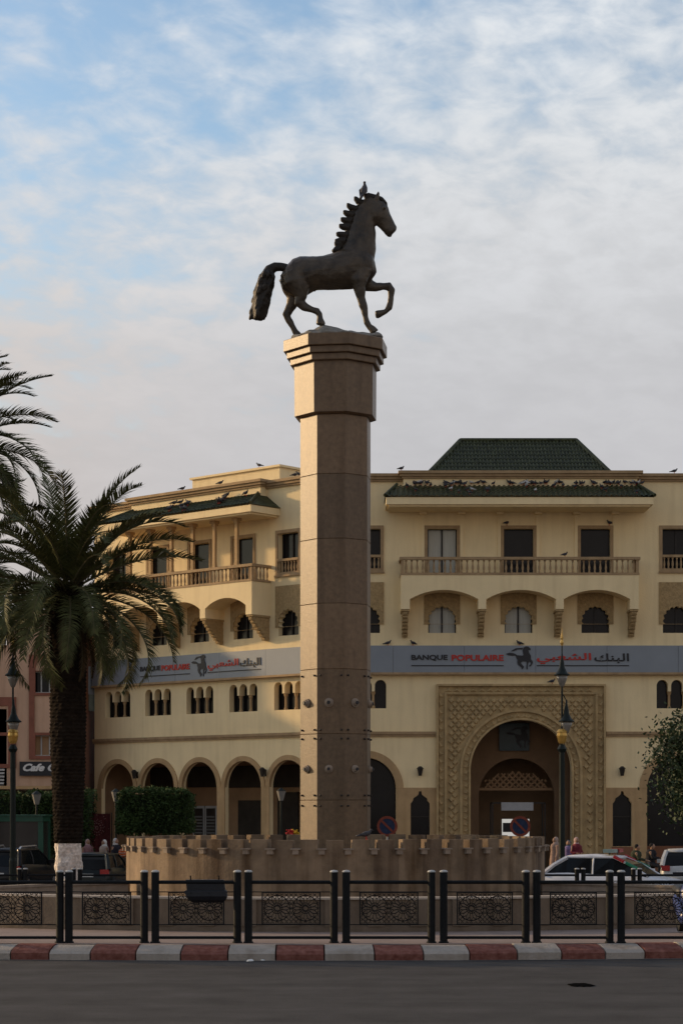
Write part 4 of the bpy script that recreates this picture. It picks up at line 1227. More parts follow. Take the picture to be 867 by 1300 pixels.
FRD = [frond_mesh(3.4, d, 0, 40 + i, .8, 'dry_frond') for i, d in enumerate((.5, .8))]
for me in FR + FRL: me.materials.append(M['frond']); me.materials.append(M['rachis'])
for me in FRD: me.materials.append(M['frond_dry']); me.materials.append(M['rachis'])
def palm(x, y, zc, rt, lab, seed, nf=68, ndry=18, scale=1., white=None, zlow=-.3):
    rnd = random.Random(seed)
    t = thing('palm_tree', lab, 'palm tree', (x, y, zlow), 'date palms by the roundabout')
    b = B(); n = 28; rows = []; z = zlow
    nz = int((zc - zlow) / .11)
    z0w = white if white else -99
    segs = [('trunk', M['bark'], max(z0w, zlow), zc)] + ([('whitewashed_base', M['white_bark'], zlow, z0w)] if white else [])
    for nm, m_, za, zb_ in segs:
        b = B(); rows = []; k = 0; z = za
        while z < zb_ + .01:
            row = []
            for j in range(n):
                a = 2 * PI * j / n
                tt = (z - zlow) / (zc - zlow)
                rr_ = rt * (.74 + .40 * min(1, tt * 1.9)) * (1 + (.22 if tt > .9 else 0) * (tt - .9) * 10)
                if z < zlow + .5: rr_ *= 1 + .15 * (zlow + .5 - z)
                wb_ = nm == 'whitewashed_base'; rr_ += (.012 if wb_ else .045) * abs(math.sin(a * 7 + z * 6.)) * (1 if k % 2 else .2) + (.07 if wb_ else .03) * mnoise.noise(Vector((math.cos(a) * 2, math.sin(a) * 2, z * 3)))
                row.append(b.V((x + rr_ * math.cos(a), y + rr_ * math.sin(a), z)))
            rows.append(row); z += .055; k += 1
        b.loft(rows); b.build(nm, m_, t)
    # leaf-base boss
    b = B()
    for k in range(70):
        a = k * 2.4; h = zc - .9 + 1.1 * (k / 70); r0 = rt * (1.05 - .5 * (k / 70) ** 2)
        d = Vector((math.cos(a), math.sin(a), .9)).normalized(); p = Vector((x, y, h)) + Vector((math.cos(a), math.sin(a), 0)) * r0 * .85
        b.tube([p, p + d * .35], [.09, .03], 5)
    b.build('leaf_bases', M['bark'], t)
    for k in range(nf + ndry):
        dry = k >= nf
        if dry: el = rnd.uniform(-1.2, -.35); me = FRD[k % 2]
        else:
            u = (k + .5) / nf; el = 1.45 - 1.9 * u ** .9 + rnd.uniform(-.1, .1); me = FR[rnd.randrange(6)] if el > .45 else FRL[rnd.randrange(3)]
        az = k * 2.39996 + rnd.uniform(-.2, .2)
        o = bpy.data.objects.new('dry_frond' if dry else 'frond', me); COL.objects.link(o); o.parent = t
        sc = scale * rnd.uniform(.88, 1.08) * (.62 if dry else (1.04 if el > .2 else max(.84, 1.04 + .25 * (el - .2))))
        rot = Matrix.Rotation(az, 4, 'Z') @ Matrix.Rotation(-el, 4, 'Y') @ Matrix.Rotation(rnd.uniform(-.5, .5), 4, 'X')
        loc = Vector((rt * .5 * math.cos(az), rt * .5 * math.sin(az), zc - zlow + (.15 if el > .5 else -.1) - (.35 if dry else 0)))
        o.matrix_basis = Matrix.Translation(loc) @ rot @ Matrix.Scale(sc, 4)
    return t
p = at(87, 1028, 60.)
palm(p.x, 60., at(87, 752, 60).z, .44, 'large date palm with whitewashed trunk base in front of the bank wing', 3, white=at(87, 1070, 60).z)
p = at(-74, 566, 65.); palm(p.x, 65., p.z, .42, 'tall date palm whose fronds reach in at the left edge of the sky', 9, nf=72, ndry=8)
p = at(-50, 720, 73.); palm(p.x, 73., p.z, .42, 'shorter date palm at the left edge behind the large palm', 17, nf=50, ndry=6)

# ------------------------------------------------------------------ leafy masses
def leaf_cloud(b, pts_fn, n, size, rnd):
    for _ in range(n):
        p = pts_fn(rnd); 
        u = Vector((rnd.gauss(0, 1), rnd.gauss(0, 1), rnd.gauss(0, 1))).normalized(); w = u.orthogonal().normalized()
        w = Matrix.Rotation(rnd.uniform(0, 6.28), 3, u) @ w; c = u.cross(w)
        s = size * rnd.uniform(.6, 1.3)
        b.F(b.V(tuple(p - w * s)), b.V(tuple(p + c * s * .5)), b.V(tuple(p + w * s)), b.V(tuple(p - c * s * .5)))
def hedge(x0, x1, y0, y1, z0, z1, lab, seed, trunk_z=None, n=5200, nt=2):
    rnd = random.Random(seed)
    t = thing('topiary_hedge', lab, 'hedge', ((x0 + x1) / 2, (y0 + y1) / 2, -.3), 'clipped box hedges')
    b = B()
    def pt(r_):
        f = r_.random(); u, v = r_.random(), r_.random(); e = r_.gauss(0, .05)
        if f < .5: p = Vector((x0 + (x1 - x0) * u, y0 + e, z0 + (z1 - z0) * v))
        elif f < .72: p = Vector((x0 + (x1 - x0) * u, y0 + (y1 - y0) * v, z1 + e))
        elif f < .86: p = Vector((x0 + e, y0 + (y1 - y0) * u, z0 + (z1 - z0) * v))
        else: p = Vector((x1 + e, y0 + (y1 - y0) * u, z0 + (z1 - z0) * v))
        # soften corners
        cx_, cz_ = (x0 + x1) / 2, (z0 + z1) / 2
        ex = max(0, abs(p.x - cx_) / ((x1 - x0) / 2) - .85); ez = max(0, abs(p.z - cz_) / ((z1 - z0) / 2) - .8)
        p.z -= math.copysign(ex * ez * 5 * (z1 - z0) / 2, p.z - cz_)
        p += Vector((1, 1, 1)) * mnoise.noise(p * 1.7) * .12
        return p
    leaf_cloud(b, pt, n, .06, rnd)
    b.build('crown', M['leaf'], t, recalc=False)
    b = B(); b.box(x0 + .16, x1 - .16, y0 + .16, y1 - .16, z0 + .14, z1 - .16); b.build('inner_twigs', mat('hedge_inner', (.012, .02, .008), .9, .5, 6), t)  # plain dark green box filling the hedge behind the leaves
    if trunk_z is not None:
        for k in range(nt):
            x = x0 + (x1 - x0) * (k + .5) / nt; b = B(); b.tube([(x, (y0 + y1) / 2, -.35), (x + .04, (y0 + y1) / 2, z0 + .3)], [.11, .08], 8); b.build('trunk', M['wood'], t)
d = 80.; S = d / FPX
hx = lambda px, dd=80.: (px - CX) / FPX * dd
hzz = lambda py, dd=80.: CAMH + (HZ - py) / FPX * dd
hedge(hx(150), hx(240), 80, 82.4, hzz(1062), hzz(1003), 'large clipped square hedge tree in front of the bank arcade', 1, True, 9000)
hedge(hx(84), hx(114), 80.5, 82.5, hzz(1090), hzz(1005), 'narrow clipped hedge just right of the palm trunk', 2, None, 3000)
hedge(hx(26), hx(80), 80.5, 82.5, hzz(1090), hzz(1006), 'clipped hedge behind the green kiosk and the palm trunk', 3, None, 5000)
hedge(hx(-60), hx(23), 81, 83, hzz(1090), hzz(1008), 'clipped hedge at the left frame edge behind the lamp post', 4, None, 5000)
# broadleaf tree at the right edge
rnd = random.Random(31)
tc_ = at(928, 985, 66.)
t = thing('broadleaf_tree', 'dark leafy tree leaning in at the right edge before the bank', 'tree', (tc_.x, 66, -.4))
b = B(); b.tube([(tc_.x, 66, -.4), (tc_.x + .1, 66, 1.3), (tc_.x - .05, 66.1, 2.6), (tc_.x, 66, 4)], [.16, .13, .10, .05], 8)
ends = []
for k in range(16):
    a = k * 2.4; e = Vector((tc_.x + 1.5 * math.cos(a) * rnd.uniform(.5, 1.), 66 + 1.3 * math.sin(a), rnd.uniform(1.6, 5.2))); s0 = Vector((tc_.x, 66, 1.4 + .16 * k))
    b.tube([s0, s0.lerp(e, .5) + Vector((0, 0, .15)), e], [.05, .03, .012], 5); ends.append(e)
ends += [Vector(at(840, 955, 66)), Vector(at(833, 962, 65.8)), Vector(at(850, 925, 66)), Vector(at(862, 912, 66)), Vector(at(846, 945, 66))] + [Vector(at(rnd.uniform(856, 900), rnd.uniform(925, 1035), rnd.uniform(65.3, 66.6))) for _ in range(34)]
b.tube([(tc_.x, 66, 3.2), tuple(at(850, 940, 66)), tuple(at(834, 962, 65.8))], [.04, .02, .006], 5); b.tube([(tc_.x, 66, 3.6), tuple(at(856, 915, 66))], [.03, .008], 5)
b.build('trunk', M['wood'], t)
b = B()
for i, e in enumerate(ends):
    sp_ = .20 if 16 <= i < 21 else .42
    leaf_cloud(b, lambda r_: e + Vector((r_.gauss(0, sp_), r_.gauss(0, sp_), r_.gauss(0, sp_ * .8))), 60 if sp_ < .3 else 230, .075, rnd)
b.build('crown', M['leaf2'], t, recalc=False)

# ------------------------------------------------------------------ street lamps
def lamp_post(px, d, ytop, lab, lower_dx):
    S_ = d / FPX; x = (px - CX) * S_; z = lambda py: CAMH + (HZ - py) * S_
    t = thing('street_lamp', lab, 'street lamp', (x, d, -.4), 'ornate double street lamps')
    f = S_ * 1.0
    b = B(); b.lathe([(.16, -.4), (.16, .1), (.12, .2), (.12, .9), (.095, 1.0), (.085, z(945))], (x, d), 14); b.build('pole', M['pole'], t)
    b = B(); b.lathe([(.034, z(928)), (.03, z(862)), (.025, z(838))], (x, d), 10); b.lathe([(.10, z(955)), (.15, z(951)), (.09, z(946))], (x, d), 12); b.build('upper_pole', M['pole'], t)
    b = B(); b.lathe([(.09, z(944)), (.13, z(941)), (.17, z(934)), (.15, z(930)), (.18, z(929.5)), (.12, z(926)), (.03, z(925))], (x, d), 12); b.build('gilded_capital', M['gold'], t)
    def lantern(cx_, zt_):
        b = B(); k = 1.0
        b.lathe([(.02, zt_), (.035, zt_ - .15), (.07, zt_ - .3), (.09, zt_ - .45), (.17, zt_ - .62), (.25, zt_ - .68), (.25, zt_ - .71)], (cx_, d), 16); sh = b.build('lamp_shade', M['pole'], t, smooth=True)
        b = B(); b.lathe([(.03, zt_ - 1.08), (.07, zt_ - 1.05), (.15, zt_ - .85), (.19, zt_ - .712)], (cx_, d), 14); b.build('lamp_glass', M['lampglass'], sh, smooth=True)
    lantern(x, z(829)); 
    b = B(); b.lathe([(.022, z(829) - .1), (.02, z(818))], (x, d), 8); b.build('finial_stem', M['pole'], t)
    b = B(); b.lathe([(.02, z(820)), (.06, z(816)), (.035, z(812)), (.045, z(810)), (.012, z(803)), (.004, z(797))], (x, d), 8); b.build('finial', M['gold'], t)
    x2 = x + lower_dx; d0 = d
    lantern(x2, z(888))
    if abs(lower_dx) > .05:
        b = B(); b.tube([(x, d, z(880)), (x + lower_dx * .5, d, z(884)), (x2, d, z(890))], .018, 6); b.tube([(x, d, z(906)), (x2 - .1, d, z(906))], .012, 6); b.build('arm', M['pole'], t)
lamp_post(713, 65., 797, 'tall dark street lamp with gilded capital standing before the carved portal', .14)
lamp_post(17, 64., 797, 'tall dark street lamp with gilded capital at the left before the salmon building', .02)
# short garden lamps near the arcade
for px, py, dd, lb in ((357, 1001, 84., 'short lantern post in front of the arch beside the column'), (147.5, 1002, 84., 'short lantern post behind the square hedge at the first arch'), (47, 1005, 79.5, 'short white lantern post among the left hedges')):
    x = hx(px, dd); z = hzz(py, dd); t = thing('lantern_post', lb, 'lamp post', (x, dd, -.3), 'short lantern posts by the arcade')
    b = B(); b.lathe([(.07, -.3), (.05, 0), (.045, z - .5)], (x, dd), 10); b.build('post', M['pole'], t)
    b = B(); b.lathe([(.09, z - .5), (.19, z - .12), (.2, z - .1)], (x, dd), 6); b.build('lantern_glass', M['lampglass'], t)
    b = B(); b.lathe([(.21, z - .099), (.1, z - .02), (.03, z + .03)], (x, dd), 6); b.build('lantern_roof', M['pole'], t)

# no parking signs
for px, lb in ((491.5, 'round blue no parking sign with red ring right of the column'), (660, 'round blue no parking sign with red ring before the portal entrance')):
    d = 62.; x = (px - CX) / FPX * d; z = CAMH + (HZ - 1049) / FPX * d
    t = thing('road_sign', lb, 'road sign', (x, d, -.4), 'no parking signs')
    b = B(); b.tube([(x, d + .04, -.4), (x, d + .04, z - .2)], .03, 8); b.build('post', M['capw'], t)
    b = B(); b.tube([(x, d, z), (x, d + .02, z)], .31, 28); b.build('disc', M['signblue'], t)
    b = B(); n = 28
    for r0, r1 in ((.235, .312),):
        rr = [[b.V((x + r_ * math.cos(2 * PI * k / n), d - .012, z + r_ * math.sin(2 * PI * k / n))) for k in range(n)] for r_ in (r0, r1)]
        b.loft(rr, False)
    u = Vector((.707, 0, -.707)); w = Vector((.707, 0, .707)) * .032
    c_ = Vector((x, d - .012, z)); b.quad(tuple(c_ - u * .24 - w), tuple(c_ + u * .24 - w), tuple(c_ + u * .24 + w), tuple(c_ - u * .24 + w))
    b.build('red_ring', M['signred'], t)

# ------------------------------------------------------------------ cars
def car(name, lab, pos, rz, paint, Lc=4.3, Wd=1.74, H=1.46, kind='sedan', group=None):
    """local: x forward, origin at ground centre"""
    t = thing(name, lab, 'car', (0, 0, 0), group)
    hw = Wd / 2
    # belt & roof profiles as fractions of length from rear (0) to front (1)
    if kind == 'sedan':
        belt = [(0, .62), (.02, .88), (.10, .96), (.25, .98), (.45, .94), (.66, .90), (.72, .90), (.86, .80), (.95, .70), (.99, .52), (1, .42)]
        cab = dict(b0=.08, t0=.24, t1=.54, b1=.76)
    elif kind == 'hatch':
        belt = [(0, .55), (.01, .85), (.04, .96), (.25, .96), (.45, .93), (.66, .90), (.74, .89), (.86, .80), (.95, .70), (.99, .52), (1, .42)]
        cab = dict(b0=.015, t0=.10, t1=.58, b1=.80)
    belt = [(x, z * H / 1.46) for x, z in belt]
    b = B(); rows = []
    for x, z in belt:
        X_ = (x - .5) * Lc; e = min(x, 1 - x); ww_ = hw * (1 - .16 * max(0, 1 - e / .12) ** 2)
        zl = .22 + .12 * max(0, 1 - e / .1)
        zm = (zl + z) * .55
        rows.append([b.V(p) for p in ((X_, -ww_ * .93, zl), (X_, -ww_, zl + .12), (X_, -ww_, zm), (X_, -ww_ * .93, z - .02), (X_, -ww_ * .7, z + .01), (X_, 0, z + .03), (X_, ww_ * .7, z + .01), (X_, ww_ * .93, z - .02), (X_, ww_, zm), (X_, ww_, zl + .12), (X_, ww_ * .93, zl))])
    b.loft(rows); body = b.build('body', paint, t, smooth=True)
    zb_ = belt[4][1] - .03; zr = H
    def prof(x, z): return ((x - .5) * Lc, z)
    # greenhouse glass
    b = B(); rows = []
    seq = [(cab['b0'], zb_, .90), (cab['t0'] * .55 + cab['b0'] * .45, zb_ + (zr - zb_) * .62, .82), (cab['t0'], zr - .05, .72), ((cab['t0'] + cab['t1']) / 2, zr - .02, .73), (cab['t1'], zr - .05, .71), (cab['t1'] * .5 + cab['b1'] * .5, zb_ + (zr - zb_) * .55, .80), (cab['b1'], zb_ - .02, .88)]
    for x, z, w in seq:
        X_ = (x - .5) * Lc; rows.append([b.V((X_, -hw * .9, zb_ - .05)), b.V((X_, -hw * w, z)), b.V((X_, hw * w, z)), b.V((X_, hw * .9, zb_ - .05))])
    b.loft(rows); b.build('window', M['carglass'], t)
    # roof skin
    b = B(); rows = []
    for q, w in ((0, .70), (.12, .735), (.5, .75), (.88, .735), (1, .70)):
        x = cab['t0'] - .02 + (cab['t1'] - cab['t0'] + .04) * q; X_ = (x - .5) * Lc; z = zr - .045 + .045 * math.sin(PI * q)
        rows.append([b.V(p) for p in ((X_, -hw * w - .01, z - .06), (X_, -hw * w * .9, z), (X_, 0, z + .03), (X_, hw * w * .9, z), (X_, hw * w + .01, z - .06))])
    b.loft(rows); b.build('roof', paint, t, smooth=True)
    # pillars
    for s in (-1, 1):
        b = B()
        mid = (cab['t0'] + cab['t1']) / 2 + .02
        for (xa, wa, xb_, wb_, r_) in ((cab['b1'], .885, cab['t1'], .72, .035), (cab['b0'], .905, cab['t0'], .73, .07 if kind == 'sedan' else .09), (mid, .90, mid, .74, .028)):
            P = [Vector(((xa - .5) * Lc, s * hw * wa, zb_ - .02)), Vector((((xa + xb_) / 2 - .5) * Lc, s * hw * (wa + wb_) / 2 + s * .012, (zb_ + zr - .06) / 2 + .03)), Vector(((xb_ - .5) * Lc, s * hw * wb_, zr - .07))]
            b.tube(P, r_, 6)
        b.tube([((cab['t0'] - .5) * Lc, s * hw * .735, zr - .06), ((cab['t1'] - .5) * Lc, s * hw * .735, zr - .06)], .035, 6)
        b.build('pillar', paint, t)
        b = B(); b.box((cab['b1'] - .09 - .5) * Lc, (cab['b1'] - .045 - .5) * Lc, s * hw * .95 if s > 0 else -hw - .16, hw + .16 if s > 0 else -hw * .95, zb_ + .02, zb_ + .16); b.build('wing_mirror', paint, t)
        b = B(); b.box((.93 - .5) * Lc, (.985 - .5) * Lc, min(s * hw * .55, s * hw * .88), max(s * hw * .55, s * hw * .88), .58, .72); b.build('headlight', M['lightwhite'], t)
        b = B(); b.box((-.012 - .0 - .5) * Lc + .03, (.03 - .5) * Lc, min(s * hw * .58, s * hw * .93), max(s * hw * .58, s * hw * .93), .72 * H / 1.46, .90 * H / 1.46); b.build('taillight', M['lightred'], t)
        for x in (.17, .81):
            X_ = (x - .5) * Lc; y = s * (hw - .09)
            b = B(); rr_ = .315
            b.tube([(X_, y - .10, rr_), (X_, y - .07, rr_), (X_, y + .07, rr_), (X_, y + .10, rr_)], [.25, rr_, rr_, .25], 24); wo = b.build('wheel', M['rubber'], t)
            b = B(); b.tube([(X_, y + s * .085, rr_), (X_, y + s * .105, rr_), (X_, y + s * .11, rr_)], [.2, .2, .06], 14); b.build('rim', M['rim'], wo)
    b = B(); b.box(-.5 * Lc - .01, -.5 * Lc + .03, -.26, .26, .62, .73); b.build('number_plate', M['litter'], t)
    t.location = pos; t.rotation_euler = (0, 0, rz)
    return t, Lc, hw, H
# police car: white saloon heading right
gcar = gz(70)
pc, Lc, hw, H = car('police_car', 'white police saloon with red and green stripe and roof light bar behind the fountain', (0, 0, 0), 0, M['carwhite'], 4.8, 1.76, 1.56)
b = B()
b.box(-.16, .16, .12, .60, 1.635, 1.74); b.build('light_bar', M['lightred'], pc)
b = B(); b.box(-.16, .16, -.60, -.12, 1.635, 1.74); b.build('light_bar', mat('clear_blue_lens', (.25, .33, .30), .25, .1, 5), pc)
b = B(); b.box(-.14, .14, -.119, .119, 1.63, 1.72); b.tube([(0, -.45, 1.57), (0, -.45, 1.64)], .03, 6); b.tube([(0, .45, 1.57), (0, .45, 1.64)], .03, 6); b.build('light_bar_base', M['ink'], pc)
for s in (-1, 1):   # tricolour stripes: down the front pillar / wing and along the flank
    for (x0, x1, m_) in ((.30, .62, 'lightred'), (.62, .80, 'carwhite'), (.80, 1.12, 'policegreen')):
        pass
    b = B(); y = s * (hw + .004)
    b.quad((-1.5, y, .60), (1.45, y, .60), (1.45, y, .70), (-1.5, y, .70)); b.build('red_stripe', M['lightred'], pc)
    b = B(); b.quad((-1.5, y, .48), (1.45, y, .48), (1.45, y, .58), (-1.5, y, .58)); b.build('green_stripe', M['policegreen'], pc)
    # roof edge stripes at the windscreen pillar
    for (q0, q1, m_) in ((.0, .3, 'lightred'), (.36, .7, 'policegreen')):
        A = Vector(((.54 - .5) * 4.8, s * hw * .76, 1.53)); C = Vector(((.76 - .5) * 4.8, s * hw * .93, 1.02))
        b = B(); b.tube([A.lerp(C, q0), A.lerp(C, q1)], .05, 6); b.build('pillar_stripe', M[m_], pc)
pos = at(778, 1028, 61.7); pc.location = (pos.x, 61.7, gz(62)); pc.rotation_euler = (0, 0, R(-22))
c2_, *_ = car('parked_car', 'black hatchback with roof rails and red tail lights at the left edge', (0, 0, 0), 0, M['carblack'], 4.2, 1.8, 1.56, 'hatch', 'cars on the far side')
b = B()
for s in (-1, 1): b.tube([(-1.5, s * .6, 1.54), (-1.4, s * .62, 1.62), (.2, s * .62, 1.64), (.3, s * .6, 1.56)], .03, 8)
b.build('roof_rail', M['chrome'], c2_)
pos = at(23, 1028, 73.); c2_.location = (pos.x, 73., gz(73)); c2_.rotation_euler = (0, 0, R(79))
c3_, *_ = car('parked_car', 'dark green hatchback seen from behind beside the whitewashed trunk', (0, 0, 0), 0, mat('dark_green_car_paint', (.008, .012, .012), .3, .1, 2, spec=.3), 4.0, 1.7, 1.42, 'hatch', 'cars on the far side')
pos = at(126, 1028, 72.); c3_.location = (pos.x, 72., gz(74)); c3_.rotation_euler = (0, 0, R(84))
c4_, *_ = car('parked_car', 'pale silver hatchback at the right edge behind the police car', (0, 0, 0), 0, M['carsilver'], 4.0, 1.7, 1.5, 'hatch', 'cars on the far side')
pos = at(874, 1028, 74.); c4_.location = (pos.x, 75., gz(74)); c4_.rotation_euler = (0, 0, R(80))

# motor scooter nosing in at the right edge, inside the railing
sx_ = at(878, 1028, 36.6).x; yy = 36.6; g0 = gz(36.6) + KT
sc_ = thing('motor_scooter', 'blue motor scooter with a lit yellow headlight at the right frame edge', 'scooter', (sx_, yy, g0))
b = B(); b.tube([(sx_ - .05, yy, g0 + .28), (sx_ + .05, yy, g0 + .28)], .27, 20); wo = b.build('wheel', M['rubber'], sc_)
b = B(); b.tube([(sx_ - .06, yy, g0 + .28), (sx_ + .06, yy, g0 + .28)], .15, 16); b.build('rim', M['rim'], wo)
b = B(); b.tube([(sx_ - .05, yy + 1.25, g0 + .28), (sx_ + .05, yy + 1.25, g0 + .28)], .27, 20); b.build('wheel', M['rubber'], sc_)
b = B(); b.tube([(sx_, yy - .33, g0 + .35), (sx_, yy - .2, g0 + .52), (sx_, yy + .05, g0 + .58), (sx_, yy + .3, g0 + .4)], [.05, .09, .10, .07], 10); b.build('mudguard', M['coping'], sc_, smooth=True)
b = B(); b.tube([(sx_, yy + .1, g0 + .4), (sx_, yy + .05, g0 + .6), (sx_, yy + .1, g0 + .8), (sx_, yy + .16, g0 + .95)], [.1, .19, .2, .12], 12, sq=.8)
b.tube([(sx_, yy + .3, g0 + .35), (sx_, yy + .7, g0 + .3), (sx_, yy + 1.1, g0 + .6), (sx_, yy + 1.4, g0 + .68)], [.12, .14, .18, .1], 12); b.build('fairing', mat('blue_paint', (.02, .035, .13), .3, .1, 4, spec=.5), sc_, smooth=True)
b = B(); b.tube([(sx_, yy + .6, g0 + .72), (sx_, yy + 1.3, g0 + .8)], [.12, .13], 10, sq=1.2); b.build('saddle', M['black'], sc_, smooth=True)
b = B(); b.tube([(sx_, yy + .1, g0 + .9), (sx_, yy + .2, g0 + 1.12)], .03, 8); b.tube([(sx_ - .3, yy + .28, g0 + 1.12), (sx_, yy + .18, g0 + 1.12), (sx_ + .3, yy + .28, g0 + 1.12)], .02, 8); b.build('handlebar', M['black'], sc_)
b = B(); b.ell((sx_, yy + .08, g0 + 1.03), (.13, .1, .13), 12, 8); hl = b.build('headlight', M['signred'], sc_, smooth=True)
b = B(); b.tube([(sx_, yy + .0, g0 + 1.03), (sx_, yy - .03, g0 + 1.03)], [.09, .07], 14); b.build('headlight_lens', mat('lit_headlamp', (.8, .6, .3), .3, 0, emit=(1, .62, .22), estr=1.2), hl)

# ------------------------------------------------------------------ people
def person(lab, x, y, g, h, face, robe, scarf, pose='stand', group=None, hood=True, legs=None):
    """face: heading angle (0 = looks towards the camera)"""
    t = thing('person', lab, 'person', (0, 0, 0), group)
    b = B(); k = h / 1.65; lean = .12 if pose == 'ride' else .0
    hipz = .86 * k if pose != 'ride' else .80
    def P(x_, y_, z_): return (x_ * k, y_ * k - lean * max(0, z_ - .86) * 1.2, z_ * k)
    # trunk, neck, head
    b.tube([P(0, 0, .84), P(0, 0, .98), P(0, 0, 1.12), P(0, 0, 1.28), P(0, .01, 1.38), P(0, 0, 1.43)], [.14, .145, .13, .15, .12, .055], 12, sq=1.25)
    b.tube([P(0, 0, 1.38), P(0, -.01, 1.5)], [.055, .05], 8)
    b.ell(P(0, -.015, 1.545), (.078 * k, .095 * k, .115 * k), 12, 9)
    b.ell(P(0, -.11, 1.535), (.014, .018, .02), 6, 5)
    for s in (-1, 1):
        b.ell(P(s * .08, -.01, 1.54), (.012, .02, .03), 6, 5)
        if pose == 'ride': arm = [P(s * .19, 0, 1.34), P(s * .24, -.14, 1.12), P(s * .22, -.42, 1.06)]
        elif pose == 'hold': arm = [P(s * .19, 0, 1.34), P(s * .23, -.02, 1.08), P(s * .10, -.24, 1.06)]
        else: arm = [P(s * .19, 0, 1.34), P(s * .225, 0, 1.08), P(s * .22, -.07, .84)]
        b.tube([P(s * .12, 0, 1.33)] + arm, [.055, .055, .042, .03], 8)
        hd = Vector(arm[-1]); d_ = (hd - Vector(arm[-2])).normalized()
        b.tube([hd, hd + d_ * .09], [.028, .032], 6)
        for f_ in range(4): 
            o_ = Vector((0, 1, 0)).cross(d_).normalized() * ((f_ - 1.5) * .019); b.tube([hd + d_ * .08 + o_, hd + d_ * (.15 + .02 * (f_ in (1, 2))) + o_ + Vector((0, -.01, 0))], [.009, .007], 5)
        b.tube([hd + d_ * .03, hd + d_ * .07 + Vector((-s * .035, -.02, 0))], [.011, .008], 5)
        if pose == 'ride': leg = [P(s * .09, 0, .88), P(s * .16, -.4, .80), P(s * .16, -.36, .36)]
        else: leg = [P(s * .09, 0, .88), P(s * .10, -.02 + .06 * s, .46), P(s * .10, .08 * s, .07)]
        b.tube(leg, [.085, .06, .04], 8); ft_ = Vector(leg[-1]); b.tube([ft_ + Vector((0, .04, -.03)), ft_ + Vector((0, -.15, -.04))], [.04, .03], 6)
    me = remesh(b, 'person_body', .016, 2)
    mesh_obj(me, 'body', M['skin'], t)
    # clothing follows the body
    c = B()
    if legs is None:
        c.tube([P(0, .0, .06), P(0, 0, .4), P(0, 0, .8), P(0, 0, 1.0), P(0, 0, 1.15), P(0, 0, 1.3), P(0, 0, 1.40), P(0, 0, 1.44)], [.24, .21, .19, .17, .155, .17, .14, .07], 14, sq=1.2)
    else:
        c.tube([P(0, 0, .78), P(0, 0, 1.0), P(0, 0, 1.15), P(0, 0, 1.3), P(0, 0, 1.40), P(0, 0, 1.44)], [.175, .17, .155, .175, .14, .07], 14, sq=1.2)
    for s in (-1, 1):
        if pose == 'ride': arm = [P(s * .15, 0, 1.35), P(s * .24, -.14, 1.12), P(s * .22, -.38, 1.065)]
        elif pose == 'hold': arm = [P(s * .15, 0, 1.35), P(s * .23, -.02, 1.08), P(s * .11, -.21, 1.06)]
        else: arm = [P(s * .15, 0, 1.35), P(s * .225, 0, 1.08), P(s * .22, -.06, .88)]
        c.tube(arm, [.075, .062, .05], 8)
    me = remesh(c, 'robe', .02, 3); ro_ = mesh_obj(me, 'jacket' if legs else 'robe', robe, t)
    if legs:
        c = B()
        for s in (-1, 1):
            leg = [P(s * .09, 0, .9), P(s * .16, -.4, .80), P(s * .16, -.36, .36)] if pose == 'ride' else [P(s * .09, 0, .9), P(s * .10, -.02 + .06 * s, .46), P(s * .10, .08 * s, .1)]
            c.tube(leg, [.1, .075, .06], 8)
        me = remesh(c, 'trousers', .02, 2); mesh_obj(me, 'trousers', legs, t)
    c = B()
    if hood:  # head scarf leaving the face open
        c.ell(P(0, .025, 1.56), (.10 * k, .10 * k, .125 * k), 12, 9); c.tube([P(0, .03, 1.5), P(0, .02, 1.40), P(0, .01, 1.33)], [.085, .11, .15], 10, sq=1.15)
    else:
        c.ell(P(0, .025, 1.585), (.088 * k, .095 * k, .095 * k), 12, 9)
    me = remesh(c, 'scarf', .016, 2); mesh_obj(me, 'headscarf' if hood else 'hair', scarf, t)
    t.location = (x, y, g); t.rotation_euler = (0, 0, face)
    return t
def pp(px, d): return (px - CX) / FPX * d
pl_ = [
 ('woman in a dusty pink robe and pale pink headscarf left of the rug', 112, 80.2, 1.62, R(30), (.24, .13, .14), (.38, .26, .26), 'hold'),
 ('woman in a cream patterned robe and white headscarf before the rug', 132.5, 79.9, 1.60, R(-50), (.36, .29, .25), (.62, .60, .57), 'hold'),
 ('woman in a dark robe with pale grey headscarf nearest the fountain', 147.5, 79.6, 1.66, R(60), (.02, .02, .028), (.48, .46, .44), 'stand'),
 ('woman in a beige robe and headscarf walking left of the lamp post', 704.5, 80.2, 1.70, R(-70), (.27, .18, .14), (.36, .27, .23), 'stand'),
 ('woman in a dark red jacket and pink headscarf right of the lamp post', 731.5, 80.6, 1.68, R(20), (.14, .02, .03), (.48, .33, .32), 'hold'),
]
for i, (lb, px, d, h, fa, rc, scc, po_) in enumerate(pl_):
    person(lb.replace('woman', 'person'), pp(px, d), d, -.29, h, fa, cloth('robe_cloth_%d' % i, rc), cloth('scarf_cloth_%d' % i, scc), po_, 'passers by in front of the bank')
person('person in a lilac coat close to the one in the dark red jacket', pp(725, 80.3), 81.4, -.29, 1.56, R(-20), cloth('lilac', (.16, .12, .24)), cloth('teal_scarf', (.06, .08, .11)), 'stand', 'passers by in front of the bank')
person('bareheaded person in an olive jacket riding behind the police car', pp(805, 76), 76., gz(76) + .0, 1.62, R(80), cloth('olive', (.03, .036, .02)), cloth('black_hair', (.012, .01, .01)), 'ride', 'riders behind the police car', False, cloth('dark_trousers', (.02, .02, .025)))
